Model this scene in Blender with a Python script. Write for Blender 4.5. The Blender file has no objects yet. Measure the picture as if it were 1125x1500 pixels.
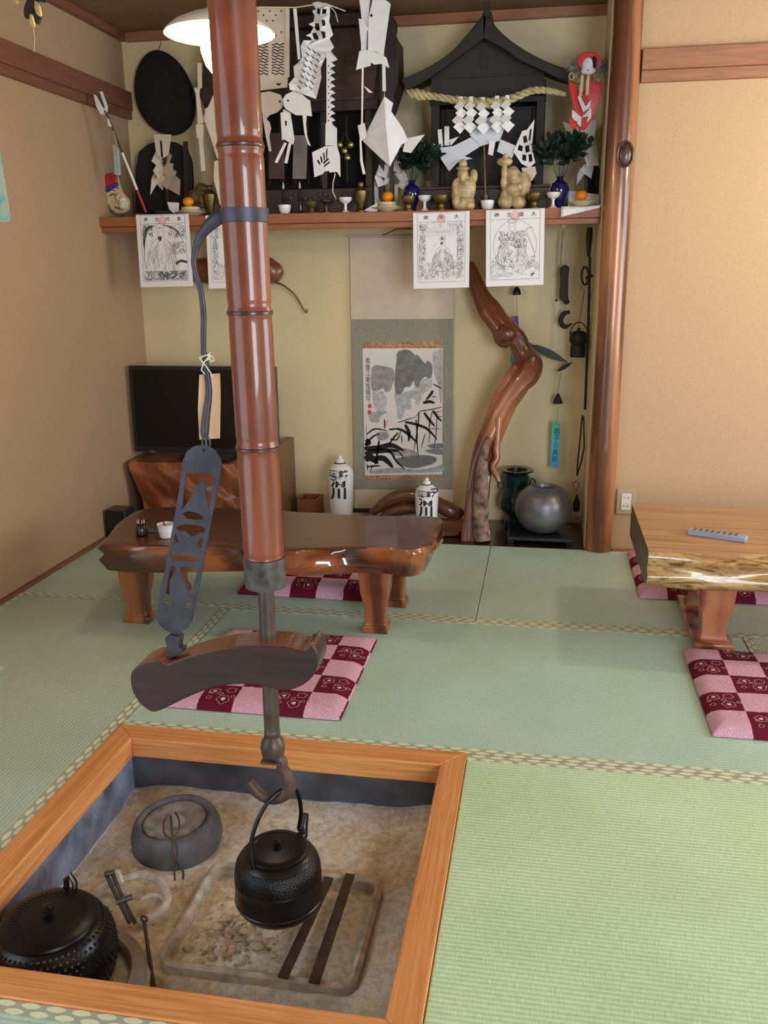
import bpy, bmesh, math, random
from mathutils import Vector, Matrix, Quaternion
random.seed(7)
C = bpy.context.scene.collection
SC = bpy.context.scene
# ---------------------------------------------------------------- camera
CAM_H = 1.2
F_PX = 1301.83
RM = [[0.98456338, 0.17477148, -0.00948065], [0.036997353, -0.260753, -0.96469636], [-0.17107352, 0.9494539, -0.26319394]]
camd = bpy.data.cameras.new('camera'); cam = bpy.data.objects.new('camera', camd); C.objects.link(cam)
camd.sensor_fit = 'VERTICAL'; camd.sensor_height = 36; camd.lens = F_PX / 1500 * 36
camd.clip_start = 0.05
R_, D_, F_ = [Vector(r) for r in RM]
m = Matrix((R_, -D_, -F_)).transposed().to_4x4(); m.translation = Vector((0, 0, CAM_H)); cam.matrix_world = m
SC.camera = cam
# ---------------------------------------------------------------- light
w = bpy.data.worlds.new('world'); SC.world = w; w.use_nodes = True
bg = w.node_tree.nodes['Background']; bg.inputs[0].default_value = (.86, .93, 1, 1); bg.inputs[1].default_value = .9
SC.view_settings.view_transform = 'Standard'; SC.view_settings.look = 'None'
SC.view_settings.gamma = 1; SC.view_settings.use_curve_mapping = False
SC.view_settings.exposure = 0.7
def area(name, loc, target, sx, sy, power, col):
    l = bpy.data.lights.new(name, 'AREA'); l.shape = 'RECTANGLE'; l.size = sx; l.size_y = sy; l.energy = power; l.color = col
    o = bpy.data.objects.new(name, l); C.objects.link(o); o.location = loc
    o.rotation_euler = (Vector(target) - Vector(loc)).to_track_quat('-Z', 'Y').to_euler(); return o
area('daylight_back_window', (1.9, -1.93, 1.25), (1.9, 0, 1.25), 1.7, 1.5, 70, (.82, .91, 1))
area('daylight_right_window', (2.93, 2.45, 1.15), (0, 2.45, .9), 1.9, 1.2, 30, (.86, .93, 1))
area('daylight_left_opening', (-1.9, -.2, 1.05), (0, -.2, 1.05), 2.2, 1.8, 9, (.84, .92, 1))

# ---------------------------------------------------------------- helpers
def P(u, v, axis, val):
    """world point on the plane axis=val seen at photo pixel u,v"""
    d = R_ * ((u - 562.5) / F_PX) + D_ * ((v - 750) / F_PX) + F_
    o = (0, 0, CAM_H); t = (val - o[axis]) / d[axis]
    return Vector((d.x * t, d.y * t, CAM_H + d.z * t))
def lin(c):
    r = []
    for x in c[:3]:
        x /= 255.0; r.append(x / 12.92 if x <= .04045 else ((x + .055) / 1.055) ** 2.4)
    return (*r, 1)
def newmat(name):
    m = bpy.data.materials.new(name); m.use_nodes = True
    nt = m.node_tree; return m, nt, nt.nodes['Principled BSDF'], nt.links
def coords(nt, scale=(1, 1, 1), rot=(0, 0, 0)):
    tc = nt.nodes.new('ShaderNodeTexCoord'); mp = nt.nodes.new('ShaderNodeMapping')
    mp.inputs['Scale'].default_value = scale; mp.inputs['Rotation'].default_value = rot
    nt.links.new(tc.outputs['Object'], mp.inputs[0]); return mp.outputs[0]
def noise(nt, vec, scale, detail=4, rough=.55, dist=0):
    n = nt.nodes.new('ShaderNodeTexNoise'); n.inputs['Scale'].default_value = scale; n.inputs['Detail'].default_value = detail
    n.inputs['Roughness'].default_value = rough; n.inputs['Distortion'].default_value = dist
    nt.links.new(vec, n.inputs['Vector']); return n.outputs[0]
def ramp(nt, fac, stops):
    r = nt.nodes.new('ShaderNodeValToRGB'); e = r.color_ramp.elements
    while len(e) < len(stops): e.new(.5)
    for k, (p, c) in enumerate(stops):
        e[k].position = p; e[k].color = c if len(c) == 4 and max(c) <= 1 else lin(c)
    nt.links.new(fac, r.inputs[0]); return r.outputs[0]
def bump(nt, b, h, strength, dist=.002, prev=None):
    n = nt.nodes.new('ShaderNodeBump'); n.inputs['Strength'].default_value = strength; n.inputs['Distance'].default_value = dist
    nt.links.new(h, n.inputs['Height'])
    if prev: nt.links.new(prev, n.inputs['Normal'])
    nt.links.new(n.outputs[0], b.inputs['Normal']); return n.outputs[0]
def shade(c, k): return tuple(max(0, min(255, x * k)) for x in c[:3])
def plain(name, col, rough=.5, metal=0, var=.12, vs=12, bs=0, bsc=60, bd=.002, coat=0, sub=0, spec=None):
    m, nt, b, L = newmat(name); v = coords(nt)
    if var > 0:
        L.new(ramp(nt, noise(nt, v, vs), [(.3, shade(col, 1 - var)), (.7, shade(col, 1 + var))]), b.inputs['Base Color'])
    else: b.inputs['Base Color'].default_value = lin(col)
    b.inputs['Roughness'].default_value = rough; b.inputs['Metallic'].default_value = metal
    if coat: b.inputs['Coat Weight'].default_value = coat; b.inputs['Coat Roughness'].default_value = .08
    if spec is not None: b.inputs['Specular IOR Level'].default_value = spec
    if bs: bump(nt, b, noise(nt, v, bsc, 3), bs, bd)
    if sub: b.inputs['Subsurface Weight'].default_value = sub
    return m
def wood(name, dark, light, axis='x', scale=14, rough=.35, coat=0, stretch=.08, rings=0, bs=.15, mid=None, dist=1.2, con=0):
    m, nt, b, L = newmat(name)
    s = {'x': (stretch, 1, 1), 'y': (1, stretch, 1), 'z': (1, 1, stretch)}[axis]
    v = coords(nt, s); n1 = noise(nt, v, scale, 6, .6, dist)
    if rings:
        wv = nt.nodes.new('ShaderNodeTexWave'); wv.wave_type = 'BANDS'; wv.bands_direction = 'DIAGONAL'
        wv.inputs['Scale'].default_value = rings; wv.inputs['Distortion'].default_value = 7; wv.inputs['Detail'].default_value = 3
        wv.inputs['Detail Scale'].default_value = 1.2; L.new(v, wv.inputs[0])
        mx = nt.nodes.new('ShaderNodeMix'); mx.inputs[0].default_value = .5; L.new(n1, mx.inputs[2]); L.new(wv.outputs['Fac'], mx.inputs[3]); n1 = mx.outputs[0]
    st = [(.28 + con, dark), (.72 - con, light)] if mid is None else [(.25 + con, dark), (.48, mid), (.75 - con, light)]
    L.new(ramp(nt, n1, st), b.inputs['Base Color'])
    b.inputs['Roughness'].default_value = rough
    if coat: b.inputs['Coat Weight'].default_value = coat; b.inputs['Coat Roughness'].default_value = .06
    if bs: bump(nt, b, n1, bs, .002)
    return m
class MB:
    def __init__(s): s.v = []; s.f = []
    def add(s, vs, fs):
        n = len(s.v); s.v += [Vector(a) for a in vs]; s.f += [tuple(i + n for i in f) for f in fs]; return s
    def box(s, x0, x1, y0, y1, z0, z1):
        return s.add([(x0, y0, z0), (x1, y0, z0), (x1, y1, z0), (x0, y1, z0), (x0, y0, z1), (x1, y0, z1), (x1, y1, z1), (x0, y1, z1)],
                     [(0, 3, 2, 1), (4, 5, 6, 7), (0, 1, 5, 4), (1, 2, 6, 5), (2, 3, 7, 6), (3, 0, 4, 7)])
    def beam(s, a, b, wd, h, up=(0, 0, 1)):
        a, b = Vector(a), Vector(b); d = (b - a).normalized(); up = Vector(up)
        if abs(d.dot(up)) > .98: up = Vector((0, 1, 0))
        x = d.cross(up).normalized(); z = x.cross(d)
        vs = []
        for p in (a, b):
            for i, j in ((-1, -1), (1, -1), (1, 1), (-1, 1)): vs.append(p + x * i * wd / 2 + z * j * h / 2)
        return s.add(vs, [(0, 1, 2, 3), (7, 6, 5, 4), (0, 4, 5, 1), (1, 5, 6, 2), (2, 6, 7, 3), (3, 7, 4, 0)])
    def prism(s, pts, d):
        """3D polygon pts extruded by vector d"""
        d = Vector(d); n = len(pts); p = [Vector(a) for a in pts]
        fs = [tuple(range(n)), tuple(range(2 * n - 1, n - 1, -1))] + [(i, (i + 1) % n + 0, (i + 1) % n + n, i + n) for i in range(n)]
        return s.add(p + [a + d for a in p], fs)
    def px(s, pts, y, t, yoff=None):
        """prism in the plane y, outline given in photo pixels, thickness t backwards"""
        return s.prism([P(u, v, 1, y) for u, v in pts], (0, t, 0))
    def loft(s, rings, cap=True, close=False):
        n = len(rings[0]); vs = [p for r in rings for p in r]; fs = []
        m = len(rings)
        for k in range(m if close else m - 1):
            a = k * n; b = ((k + 1) % m) * n
            for i in range(n): fs.append((a + i, a + (i + 1) % n, b + (i + 1) % n, b + i))
        if cap and not close: fs.append(tuple(range(n - 1, -1, -1))); fs.append(tuple(range((m - 1) * n, m * n)))
        return s.add(vs, fs)
    def fold(s, pts, y, t, su=.0, sv=0.):
        """paper facet: outline in photo pixels on a plane through y turned by slopes su, sv"""
        uc = sum(p[0] for p in pts) / len(pts); vc = sum(p[1] for p in pts) / len(pts)
        return s.prism([P(u, v, 1, y + .003 * (su * (u - uc) + sv * (v - vc))) for u, v in pts], (0, t, 0))
    def lathe(s, prof, c=(0, 0, 0), n=32, R=None, cap=True):
        c = Vector(c); rings = []
        for r, z in prof:
            r = max(r, .0003); ring = []
            for k in range(n):
                a = 2 * math.pi * k / n; p = Vector((r * math.cos(a), r * math.sin(a), z))
                if R: p = R @ p
                ring.append(c + p)
            rings.append(ring)
        return s.loft(rings, cap)
    def tube(s, path, rad, n=10, closed=False, flat=1.0, up=None):
        path = [Vector(p) for p in path]; m = len(path)
        if not hasattr(rad, '__len__'): rad = [rad] * m
        rings = []; ref = Vector(up) if up else None
        for i, p in enumerate(path):
            a = path[(i - 1) % m] if (closed or i) else p; b = path[(i + 1) % m] if (closed or i < m - 1) else p
            d = (b - a).normalized()
            if ref is None: ref = Vector((0, 0, 1)) if abs(d.z) < .9 else Vector((1, 0, 0))
            x = d.cross(ref)
            if x.length < 1e-4: x = d.cross(Vector((.3, 1, .2)))
            x.normalize(); z = x.cross(d).normalized()
            if not up: ref = z
            rings.append([p + (x * math.cos(2 * math.pi * k / n) * rad[i] + z * math.sin(2 * math.pi * k / n) * rad[i] * flat) for k in range(n)])
        return s.loft(rings, True, closed)
    def ball(s, c, r, n=16, R=None):
        if not hasattr(r, '__len__'): r = (r, r, r)
        c = Vector(c); rings = []
        h = max(5, n // 2 + 1)
        for j in range(h):
            t = math.pi * j / (h - 1); ring = []
            st = max(math.sin(t), .002)
            for k in range(n):
                a = 2 * math.pi * k / n; p = Vector((r[0] * st * math.cos(a), r[1] * st * math.sin(a), -r[2] * math.cos(t)))
                if R: p = R @ p
                ring.append(c + p)
            rings.append(ring)
        return s.loft(rings)
    def grid(s, f, nu, nv):
        vs = [f(i / nu, j / nv) for j in range(nv + 1) for i in range(nu + 1)]
        fs = [(j * (nu + 1) + i, j * (nu + 1) + i + 1, (j + 1) * (nu + 1) + i + 1, (j + 1) * (nu + 1) + i) for j in range(nv) for i in range(nu)]
        return s.add(vs, fs)
    def rib(s, pts, wd, nrm=(0, -1, 0)):
        """flat ink line of width wd through 3D pts"""
        nrm = Vector(nrm); pts = [Vector(p) for p in pts]; vs = []
        for i, p in enumerate(pts):
            d = (pts[min(i + 1, len(pts) - 1)] - pts[max(i - 1, 0)]).normalized(); x = d.cross(nrm).normalized()
            ww = wd[i] if hasattr(wd, '__len__') else wd
            vs += [p - x * ww / 2, p + x * ww / 2]
        return s.add(vs, [(2 * i, 2 * i + 1, 2 * i + 3, 2 * i + 2) for i in range(len(pts) - 1)])
def wloc(o):
    l = Vector((0, 0, 0))
    while o: l = l + o.location; o = o.parent
    return l
def finish(o, name, mat_, parent, bevel=0, seg=2, subd=0, smooth=True, ang=40, solid=0, remesh=0):
    C.objects.link(o)
    o.parent = parent
    if mat_: o.data.materials.clear(); o.data.materials.append(mat_)
    if smooth:
        o.data.shade_smooth(); o.data.set_sharp_from_angle(angle=math.radians(ang))
    if solid:
        q = o.modifiers.new('thickness', 'SOLIDIFY'); q.thickness = solid; q.offset = 0
    if remesh:
        q = o.modifiers.new('remesh', 'REMESH'); q.mode = 'VOXEL'; q.voxel_size = remesh; q.use_smooth_shade = True
    if bevel:
        q = o.modifiers.new('bevel', 'BEVEL'); q.width = bevel; q.segments = seg; q.limit_method = 'ANGLE'; q.angle_limit = math.radians(35)
    if subd:
        q = o.modifiers.new('sub', 'SUBSURF'); q.levels = subd; q.render_levels = subd
    return o
def obj(name, mb, mat_, parent=None, loc=None, **kw):
    me = bpy.data.meshes.new(name)
    off = wloc(parent) if parent else None
    if parent is None:
        if loc is None:
            lo = [min(p[i] for p in mb.v) for i in range(3)]; hi = [max(p[i] for p in mb.v) for i in range(3)]
            off = Vector(((lo[0] + hi[0]) / 2, (lo[1] + hi[1]) / 2, lo[2]))
        else: off = Vector(loc)
    me.from_pydata([tuple(p - off) for p in mb.v], [], mb.f)
    me.update(); bm = bmesh.new(); bm.from_mesh(me); bmesh.ops.recalc_face_normals(bm, faces=bm.faces); bm.to_mesh(me); bm.free()
    lab = kw.pop('label', None); cat = kw.pop('cat', None); grp = kw.pop('group', None); kind = kw.pop('kind', None)
    o = bpy.data.objects.new(name, me); finish(o, name, mat_, parent, **kw)
    if parent is None: o.location = off
    tag(o, lab, cat, grp, kind); return o
def tag(o, label=None, cat=None, group=None, kind=None):
    if label: o['label'] = label
    if cat: o['category'] = cat
    if group: o['group'] = group
    if kind: o['kind'] = kind
    return o
def thing(name, label, cat, loc, group=None):
    o = bpy.data.objects.new(name, None); C.objects.link(o); o.location = loc; o.empty_display_size = .05
    return tag(o, label, cat, group)
def shape(name, outer, holes, fn, t, mat_, parent, **kw):
    """flat plate with holes: 2D loops, fn(a,b)->world, t = extrusion vector"""
    cu = bpy.data.curves.new('tmp', 'CURVE'); cu.dimensions = '2D'; cu.fill_mode = 'BOTH'; cu.extrude = .5
    for lp in [outer] + holes:
        sp = cu.splines.new('POLY'); sp.points.add(len(lp) - 1); sp.use_cyclic_u = True
        for k, (a, b) in enumerate(lp): sp.points[k].co = (a, b, 0, 1)
    to = bpy.data.objects.new('tmp', cu); C.objects.link(to)
    dg = bpy.context.evaluated_depsgraph_get(); me = bpy.data.meshes.new_from_object(to.evaluated_get(dg))
    mb = MB(); t = Vector(t)
    mb.add([fn(v.co.x, v.co.y) + t * v.co.z for v in me.vertices], [tuple(p.vertices) for p in me.polygons])
    bpy.data.objects.remove(to); bpy.data.curves.remove(cu); bpy.data.meshes.remove(me)
    return obj(name, mb, mat_, parent, **kw)
def text(name, body, size, fn, mat_, parent, thick=.0006, bold=0, align='CENTER', line=1.0, nrm=(0, -1, 0), **kw):
    """fn(x,y)->world maps the lettering's plane"""
    cu = bpy.data.curves.new('tmp', 'FONT'); cu.body = body; cu.size = size; cu.align_x = align; cu.align_y = 'CENTER'; cu.space_line = line
    cu.offset = bold; cu.resolution_u = 3; cu.extrude = .5
    to = bpy.data.objects.new('tmp', cu); C.objects.link(to)
    dg = bpy.context.evaluated_depsgraph_get(); me = bpy.data.meshes.new_from_object(to.evaluated_get(dg))
    mb = MB(); nn = Vector(nrm) * thick
    mb.add([fn(v.co.x, v.co.y) + nn * v.co.z for v in me.vertices], [tuple(p.vertices) for p in me.polygons])
    bpy.data.objects.remove(to); bpy.data.curves.remove(cu); bpy.data.meshes.remove(me)
    return obj(name, mb, mat_, parent, smooth=False, **kw)
def copy_tree(o, parent=None, loc=None):
    c = o.copy(); C.objects.link(c); c.parent = parent
    if loc is not None: c.location = loc
    for ch in list(o.children): copy_tree(ch, c)
    return c
def smoothpath(pts, n=6):
    """Catmull-Rom through tuples of any length"""
    out = []; m = len(pts)
    for i in range(m - 1):
        p0, p1, p2, p3 = pts[max(i - 1, 0)], pts[i], pts[i + 1], pts[min(i + 2, m - 1)]
        for k in range(n):
            t = k / n
            out.append(tuple(.5 * (2 * b + (c - a) * t + (2 * a - 5 * b + 4 * c - d) * t * t + (3 * b - a - 3 * c + d) * t ** 3) for a, b, c, d in zip(p0, p1, p2, p3)))
    out.append(tuple(pts[-1])); return out
def pt(u, v, y): return P(u, v, 1, y)
# ---------------------------------------------------------------- materials
PAPER = plain('paper', (226, 226, 232), .8, var=.03)
PAPER_W = plain('shaded_tan_paper', (205, 192, 178), .85, var=.05)  # tan paper tone; also puts shade into the white papers at the left
INK = plain('ink', (22, 22, 26), .8, var=0)
INKG = plain('ink_grey', (105, 105, 112), .85, var=.15, vs=30)
STAMP = plain('vermilion_stamp', (215, 70, 60), .8, var=0)
IRON = plain('black_iron', (13, 13, 16), .33, .3, var=.25, vs=20, bs=.2, bsc=300, bd=.001)
IRON_B = plain('brown_iron', (84, 68, 62), .55, .35, var=.2, vs=30, bs=.3, bsc=120, bd=.001)
IRON_P = plain('blued_iron', (70, 68, 80), .45, .55, var=.15, vs=25, bs=.2, bsc=90, bd=.001)
DARKW = plain('dark_stained_wood', (19, 17, 19), .6, var=.3, vs=6, bs=.2)
RUST = plain('rusty_flat_iron', (78, 60, 52), .7, .3, var=.25, vs=30, bs=.3, bsc=120, bd=.001)
BROWNW = plain('deep_brown_wood', (44, 28, 26), .5, var=.25, vs=8)
BRASS = plain('old_brass', (112, 94, 58), .38, .85, var=.2, vs=40)
CHINA = plain('white_porcelain', (226, 226, 228), .2, var=0, coat=.4)
BLUEG = plain('cobalt_glaze', (18, 22, 92), .12, var=.15, coat=.6)
ORANGE = plain('mandarin_skin', (246, 140, 8), .45, var=.08, vs=30, bs=.3, bsc=400, bd=.001)
CREAM = plain('cream_ceramic', (214, 200, 168), .5, var=.06)
# ---------------------------------------------------------------- room shell
XL, YR, YB, ZC = -1.98, 3.86, 4.26, 2.262
TX = .205
def wallpaper(name, col, var=.05):
    m, nt, b, L = newmat(name)
    v = coords(nt, (220, 220, 60)); n = noise(nt, v, 1.0, 3, .6)
    v2 = coords(nt, (60, 60, 260)); n2 = noise(nt, v2, 1.0, 3, .6)
    mx = nt.nodes.new('ShaderNodeMix'); mx.inputs[0].default_value = .5; L.new(n, mx.inputs[2]); L.new(n2, mx.inputs[3])
    L.new(ramp(nt, mx.outputs[0], [(.35, shade(col, 1 - var)), (.65, shade(col, 1 + var))]), b.inputs['Base Color'])
    b.inputs['Roughness'].default_value = .85; bump(nt, b, mx.outputs[0], .35, .001); return m
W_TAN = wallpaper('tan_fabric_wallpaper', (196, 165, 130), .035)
W_LEFT = wallpaper('tan_wallpaper_left_shaded', (176, 147, 117), .03)  # darker copy of the tan: this wall's weaker light put into the colour
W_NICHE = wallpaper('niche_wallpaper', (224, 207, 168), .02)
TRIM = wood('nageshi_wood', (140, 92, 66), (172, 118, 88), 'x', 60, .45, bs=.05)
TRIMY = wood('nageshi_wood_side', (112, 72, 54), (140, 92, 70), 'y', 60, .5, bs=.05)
CEIL = wood('ceiling_boards', (120, 92, 66), (146, 114, 84), 'x', 45, .6, bs=.05)
def struct(name, mb, mt, **kw): return obj(name, mb, mt, kind='structure', loc=(0, 0, 0), **kw)
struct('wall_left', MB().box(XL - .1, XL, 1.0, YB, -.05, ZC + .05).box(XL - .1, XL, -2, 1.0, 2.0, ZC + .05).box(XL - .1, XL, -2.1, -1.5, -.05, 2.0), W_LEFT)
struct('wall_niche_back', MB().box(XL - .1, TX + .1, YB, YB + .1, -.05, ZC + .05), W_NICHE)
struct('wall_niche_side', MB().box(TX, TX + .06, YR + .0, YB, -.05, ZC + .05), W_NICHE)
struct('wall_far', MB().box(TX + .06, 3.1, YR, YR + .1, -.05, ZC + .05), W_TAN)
struct('wall_right', MB().box(3.0, 3.1, -2.1, 1.5, -.05, ZC).box(3.0, 3.1, 3.4, YR, -.05, ZC).box(3.0, 3.1, 1.5, 3.4, -.05, .5).box(3.0, 3.1, 1.5, 3.4, 1.95, ZC), W_TAN)
struct('wall_behind', MB().box(XL - .1, 1.05, -2.1, -2.0, -.05, ZC).box(2.75, 3.1, -2.1, -2, -.05, ZC).box(1.05, 2.75, -2.1, -2, -.05, .5).box(1.05, 2.75, -2.1, -2, 2.0, ZC), W_TAN)
ceil = struct('ceiling', MB().box(XL - .1, 3.1, -2.1, YB + .1, ZC + .02, ZC + .1), CEIL)
for k in range(14):
    y0 = YB - .01 - (k + 1) * .45
    obj('ceiling_board', MB().box(XL, 3.0, y0 + .004, y0 + .446, ZC, ZC + .019), CEIL, ceil, bevel=.003)
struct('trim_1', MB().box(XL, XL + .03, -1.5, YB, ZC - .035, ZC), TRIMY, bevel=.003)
struct('trim_2', MB().box(XL + .03, TX, YB - .03, YB, ZC - .04, ZC), TRIM, bevel=.003)
def nageshi(mb, a): return mb
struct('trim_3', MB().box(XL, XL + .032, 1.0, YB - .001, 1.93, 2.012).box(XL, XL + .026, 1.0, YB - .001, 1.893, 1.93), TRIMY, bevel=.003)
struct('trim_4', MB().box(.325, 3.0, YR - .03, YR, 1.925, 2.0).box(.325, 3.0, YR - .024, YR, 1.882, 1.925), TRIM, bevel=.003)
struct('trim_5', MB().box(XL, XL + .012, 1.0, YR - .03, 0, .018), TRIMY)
# floor, alcove board, tatami
floor = struct('floor', MB().box(XL - .1, 3.1, 2.04, YB + .1, -.1, -.05).box(XL - .1, 3.1, -2.1, 1.11, -.1, -.05).box(XL - .1, -1.115, 1.11, 2.04, -.1, -.05).box(-.15, 3.1, 1.11, 2.04, -.1, -.05), DARKW)
alc = obj('alcove_board', MB().box(XL, TX, 3.832, YB, -.03, .0), wood('alcove_dark_board', (30, 20, 20), (48, 32, 30), 'x', 12, .22, coat=.5, bs=.05), None, label='dark polished board floor of the alcove under the vases', cat='floorboard', bevel=.003)
obj('sill_wood', MB().box(.325, 3.0, 3.828, YR, -.03, .004), TRIM, floor)
def tatami(name, col, axis, gloss=.5):
    m, nt, b, L = newmat(name)
    wv = nt.nodes.new('ShaderNodeTexWave'); wv.wave_type = 'BANDS'; wv.bands_direction = 'Y' if axis == 'x' else 'X'
    wv.inputs['Scale'].default_value = 1 / .0085 / 3.1416 * .5 * math.pi / 3.1416 * 1.0; wv.inputs['Distortion'].default_value = 0
    wv.inputs['Scale'].default_value = 2 * math.pi / .011 / 20
    v0 = coords(nt); L.new(v0, wv.inputs[0])
    s = (40, 500, 1) if axis == 'y' else (500, 40, 1)
    n = noise(nt, coords(nt, s), 1, 3, .6); big = noise(nt, v0, 3.0, 4, .6)
    cc = ramp(nt, n, [(.3, shade(col, .93)), (.7, shade(col, 1.06))])
    c2 = ramp(nt, big, [(.35, (242, 242, 236)), (.65, (255, 255, 255))])
    mu = nt.nodes.new('ShaderNodeMix'); mu.data_type = 'RGBA'; mu.blend_type = 'MULTIPLY'; mu.inputs[0].default_value = 1
    L.new(cc, mu.inputs[6]); L.new(c2, mu.inputs[7])
    c3 = ramp(nt, wv.outputs['Fac'], [(.0, (236, 238, 232)), (.35, (255, 255, 255))])
    mu2 = nt.nodes.new('ShaderNodeMix'); mu2.data_type = 'RGBA'; mu2.blend_type = 'MULTIPLY'; mu2.inputs[0].default_value = 1
    L.new(mu.outputs[2], mu2.inputs[6]); L.new(c3, mu2.inputs[7]); L.new(mu2.outputs[2], b.inputs['Base Color'])
    b.inputs['Roughness'].default_value = gloss; b.inputs['Specular IOR Level'].default_value = .55
    b.inputs['Sheen Weight'].default_value = .15
    p = bump(nt, b, wv.outputs['Fac'], .5, .0012); bump(nt, b, n, .2, .0006, p); return m
T_X = tatami('tatami_rush_grey_green', (186, 216, 200), 'x', .42); T_Y = tatami('tatami_rush_left', (182, 204, 182), 'y', .42)  # greyer, bluer greens: rush sheen put into the base colours
T_N = tatami('tatami_rush_green_daylit', (205, 232, 192), 'x', .6)  # greener rush of the near mats, with strong daylight put into the colour
def heri_mat(name, axis):
    m, nt, b, L = newmat(name); v = coords(nt)
    sp = nt.nodes.new('ShaderNodeSeparateXYZ'); L.new(v, sp.inputs[0])
    a = sp.outputs[0 if axis == 'x' else 1]; c = sp.outputs[1 if axis == 'x' else 0]
    def M(op, x, y=None, z=None):
        n = nt.nodes.new('ShaderNodeMath'); n.operation = op
        for k, q in enumerate((x, y, z)):
            if q is None: continue
            if hasattr(q, 'links') or hasattr(q, 'is_linked'): L.new(q, n.inputs[k])
            else: n.inputs[k].default_value = q
        return n.outputs[0]
    def cells(off, cyc, half):
        f = M('FRACT', M('ADD', M('DIVIDE', a, .046), off)); dx = M('MULTIPLY', M('SUBTRACT', f, .5), .046 / half)
        dy = M('DIVIDE', M('SUBTRACT', c, cyc), .0066)
        return M('ADD', M('POWER', M('ABSOLUTE', dx), 1.7), M('POWER', M('ABSOLUTE', dy), 1.7))
    e1 = cells(0, .0074, .0180); e2 = cells(.5, -.0074, .0180)
    e = M('MINIMUM', e1, e2); fac = M('LESS_THAN', M('ADD', e, M('MULTIPLY', noise(nt, v, 300, 2), .5)), 1.2)
    mx = nt.nodes.new('ShaderNodeMix'); mx.data_type = 'RGBA'; L.new(fac, mx.inputs[0]); mx.inputs[6].default_value = lin((168, 174, 152)); mx.inputs[7].default_value = lin((222, 228, 196))
    L.new(mx.outputs[2], b.inputs['Base Color']); b.inputs['Roughness'].default_value = .6; bump(nt, b, fac, .4, .001); return m
H_X = heri_mat('mat_border_brocade', 'x'); H_Y = heri_mat('mat_border_brocade_side', 'y')
def mat_piece(x0, x1, y0, y1, mt, borders):
    o = obj('tatami_mat', MB().box(x0 + .0012, x1 - .0012, y0 + .0012, y1 - .0012, -.05, 0), mt, floor, bevel=.003)
    for side in borders:
        hw = .03
        if side == 'far': bx = (x0, x1, y1 - hw, y1)
        if side == 'near': bx = (x0, x1, y0, y0 + hw)
        if side == 'left': bx = (x0, x0 + hw, y0, y1)
        if side == 'right': bx = (x1 - hw, x1, y0, y1)
        cx, cy = (bx[0] + bx[1]) / 2, (bx[2] + bx[3]) / 2
        hb = MB().box(bx[0] - cx + .0013, bx[1] - cx - .0013, bx[2] - cy + .0013, bx[3] - cy - .0013, -.002, .0012)
        me = obj('mat_border', hb, H_X if side in ('far', 'near') else H_Y, None, loc=(0, 0, 0))
        me.parent = o; me.location = (cx, cy, 0)
    return o
mat_piece(XL, -.205, 2.935, 3.83, T_X, ['near'])
mat_piece(-.205, 1.58, 2.935, 3.83, T_X, ['near'])
mat_piece(-1.108, .688, 2.037, 2.935, T_X, ['near', 'far'])
mat_piece(.688, 1.58, 1.14, 2.935, T_Y, ['left', 'right'])
mat_piece(XL, -1.108, 1.14, 2.935, T_Y, ['left', 'right'])
mat_piece(-.157, .688, 1.14, 2.037, T_N, ['far'])
mat_piece(XL, -.157, .245, 1.115, T_X, ['far'])
mat_piece(-.157, .688, .245, 1.14, T_N, [])
mat_piece(1.58, 3.0, 1.14, 3.83, T_Y, [])
mat_piece(.688, 3.0, -2.0, 1.14, T_N, [])
mat_piece(XL, .688, -2.0, .245, T_X, [])
# corner post, round and glossy with a knot
POST = wood('post_wood', (100, 58, 34), (170, 110, 68), 'z', 26, .28, coat=.4, stretch=.12, rings=4, bs=.05, con=.06)
post = thing('alcove_post', 'round glossy reddish brown wooden post with a knot at the right of the alcove', 'post', (.265, 3.835, 0))
rings = []
for k in range(30):
    z = k / 29 * (ZC - .001)
    rings.append([Vector((.265 + .0565 * math.cos(a) * (1 + .03 * math.sin(z * 5)) , 3.842 + .052 * math.sin(a) * (1 + .02 * math.sin(z * 7)), z)) for a in [2 * math.pi * i / 28 for i in range(28)]])
obj('post_body', MB().loft(rings), POST, post)
kc = pt(916, 226, 3.79)
obj('knot', MB().tube([kc + Vector((.030 * math.cos(a), -.0 , .046 * math.sin(a))) for a in [i / 16 * 2 * math.pi for i in range(16)]], .0045, 8, True).ball(kc + Vector((0, .004, 0)), (.026, .012, .042)), plain('knot_bark', (70, 46, 40), .35, var=.3, vs=60, coat=.3), post)
# the alcove shelf
SZ = 1.437
SHW = wood('shelf_wood', (130, 78, 50), (166, 102, 68), 'x', 60, .4, bs=.05)
shelf = thing('altar_shelf', 'long reddish wooden shelf across the alcove carrying the altar things', 'shelf', (-.9, 4.07, 1.37))
obj('shelf_board', MB().box(XL, TX, 3.885, YB, 1.395, SZ), SHW, shelf, bevel=.003)
obj('shelf_rail', MB().box(XL, TX, 3.90, 3.93, 1.372, 1.395), SHW, shelf, bevel=.002)
for u in (462, 600, 690): 
    c = pt(u, 333, 3.915); obj('hook', MB().tube([c + Vector((0, 0, .012)), c, c + Vector((0, -.006, -.008)), c + Vector((0, -.012, 0))], .0015, 6), IRON, shelf)
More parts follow.
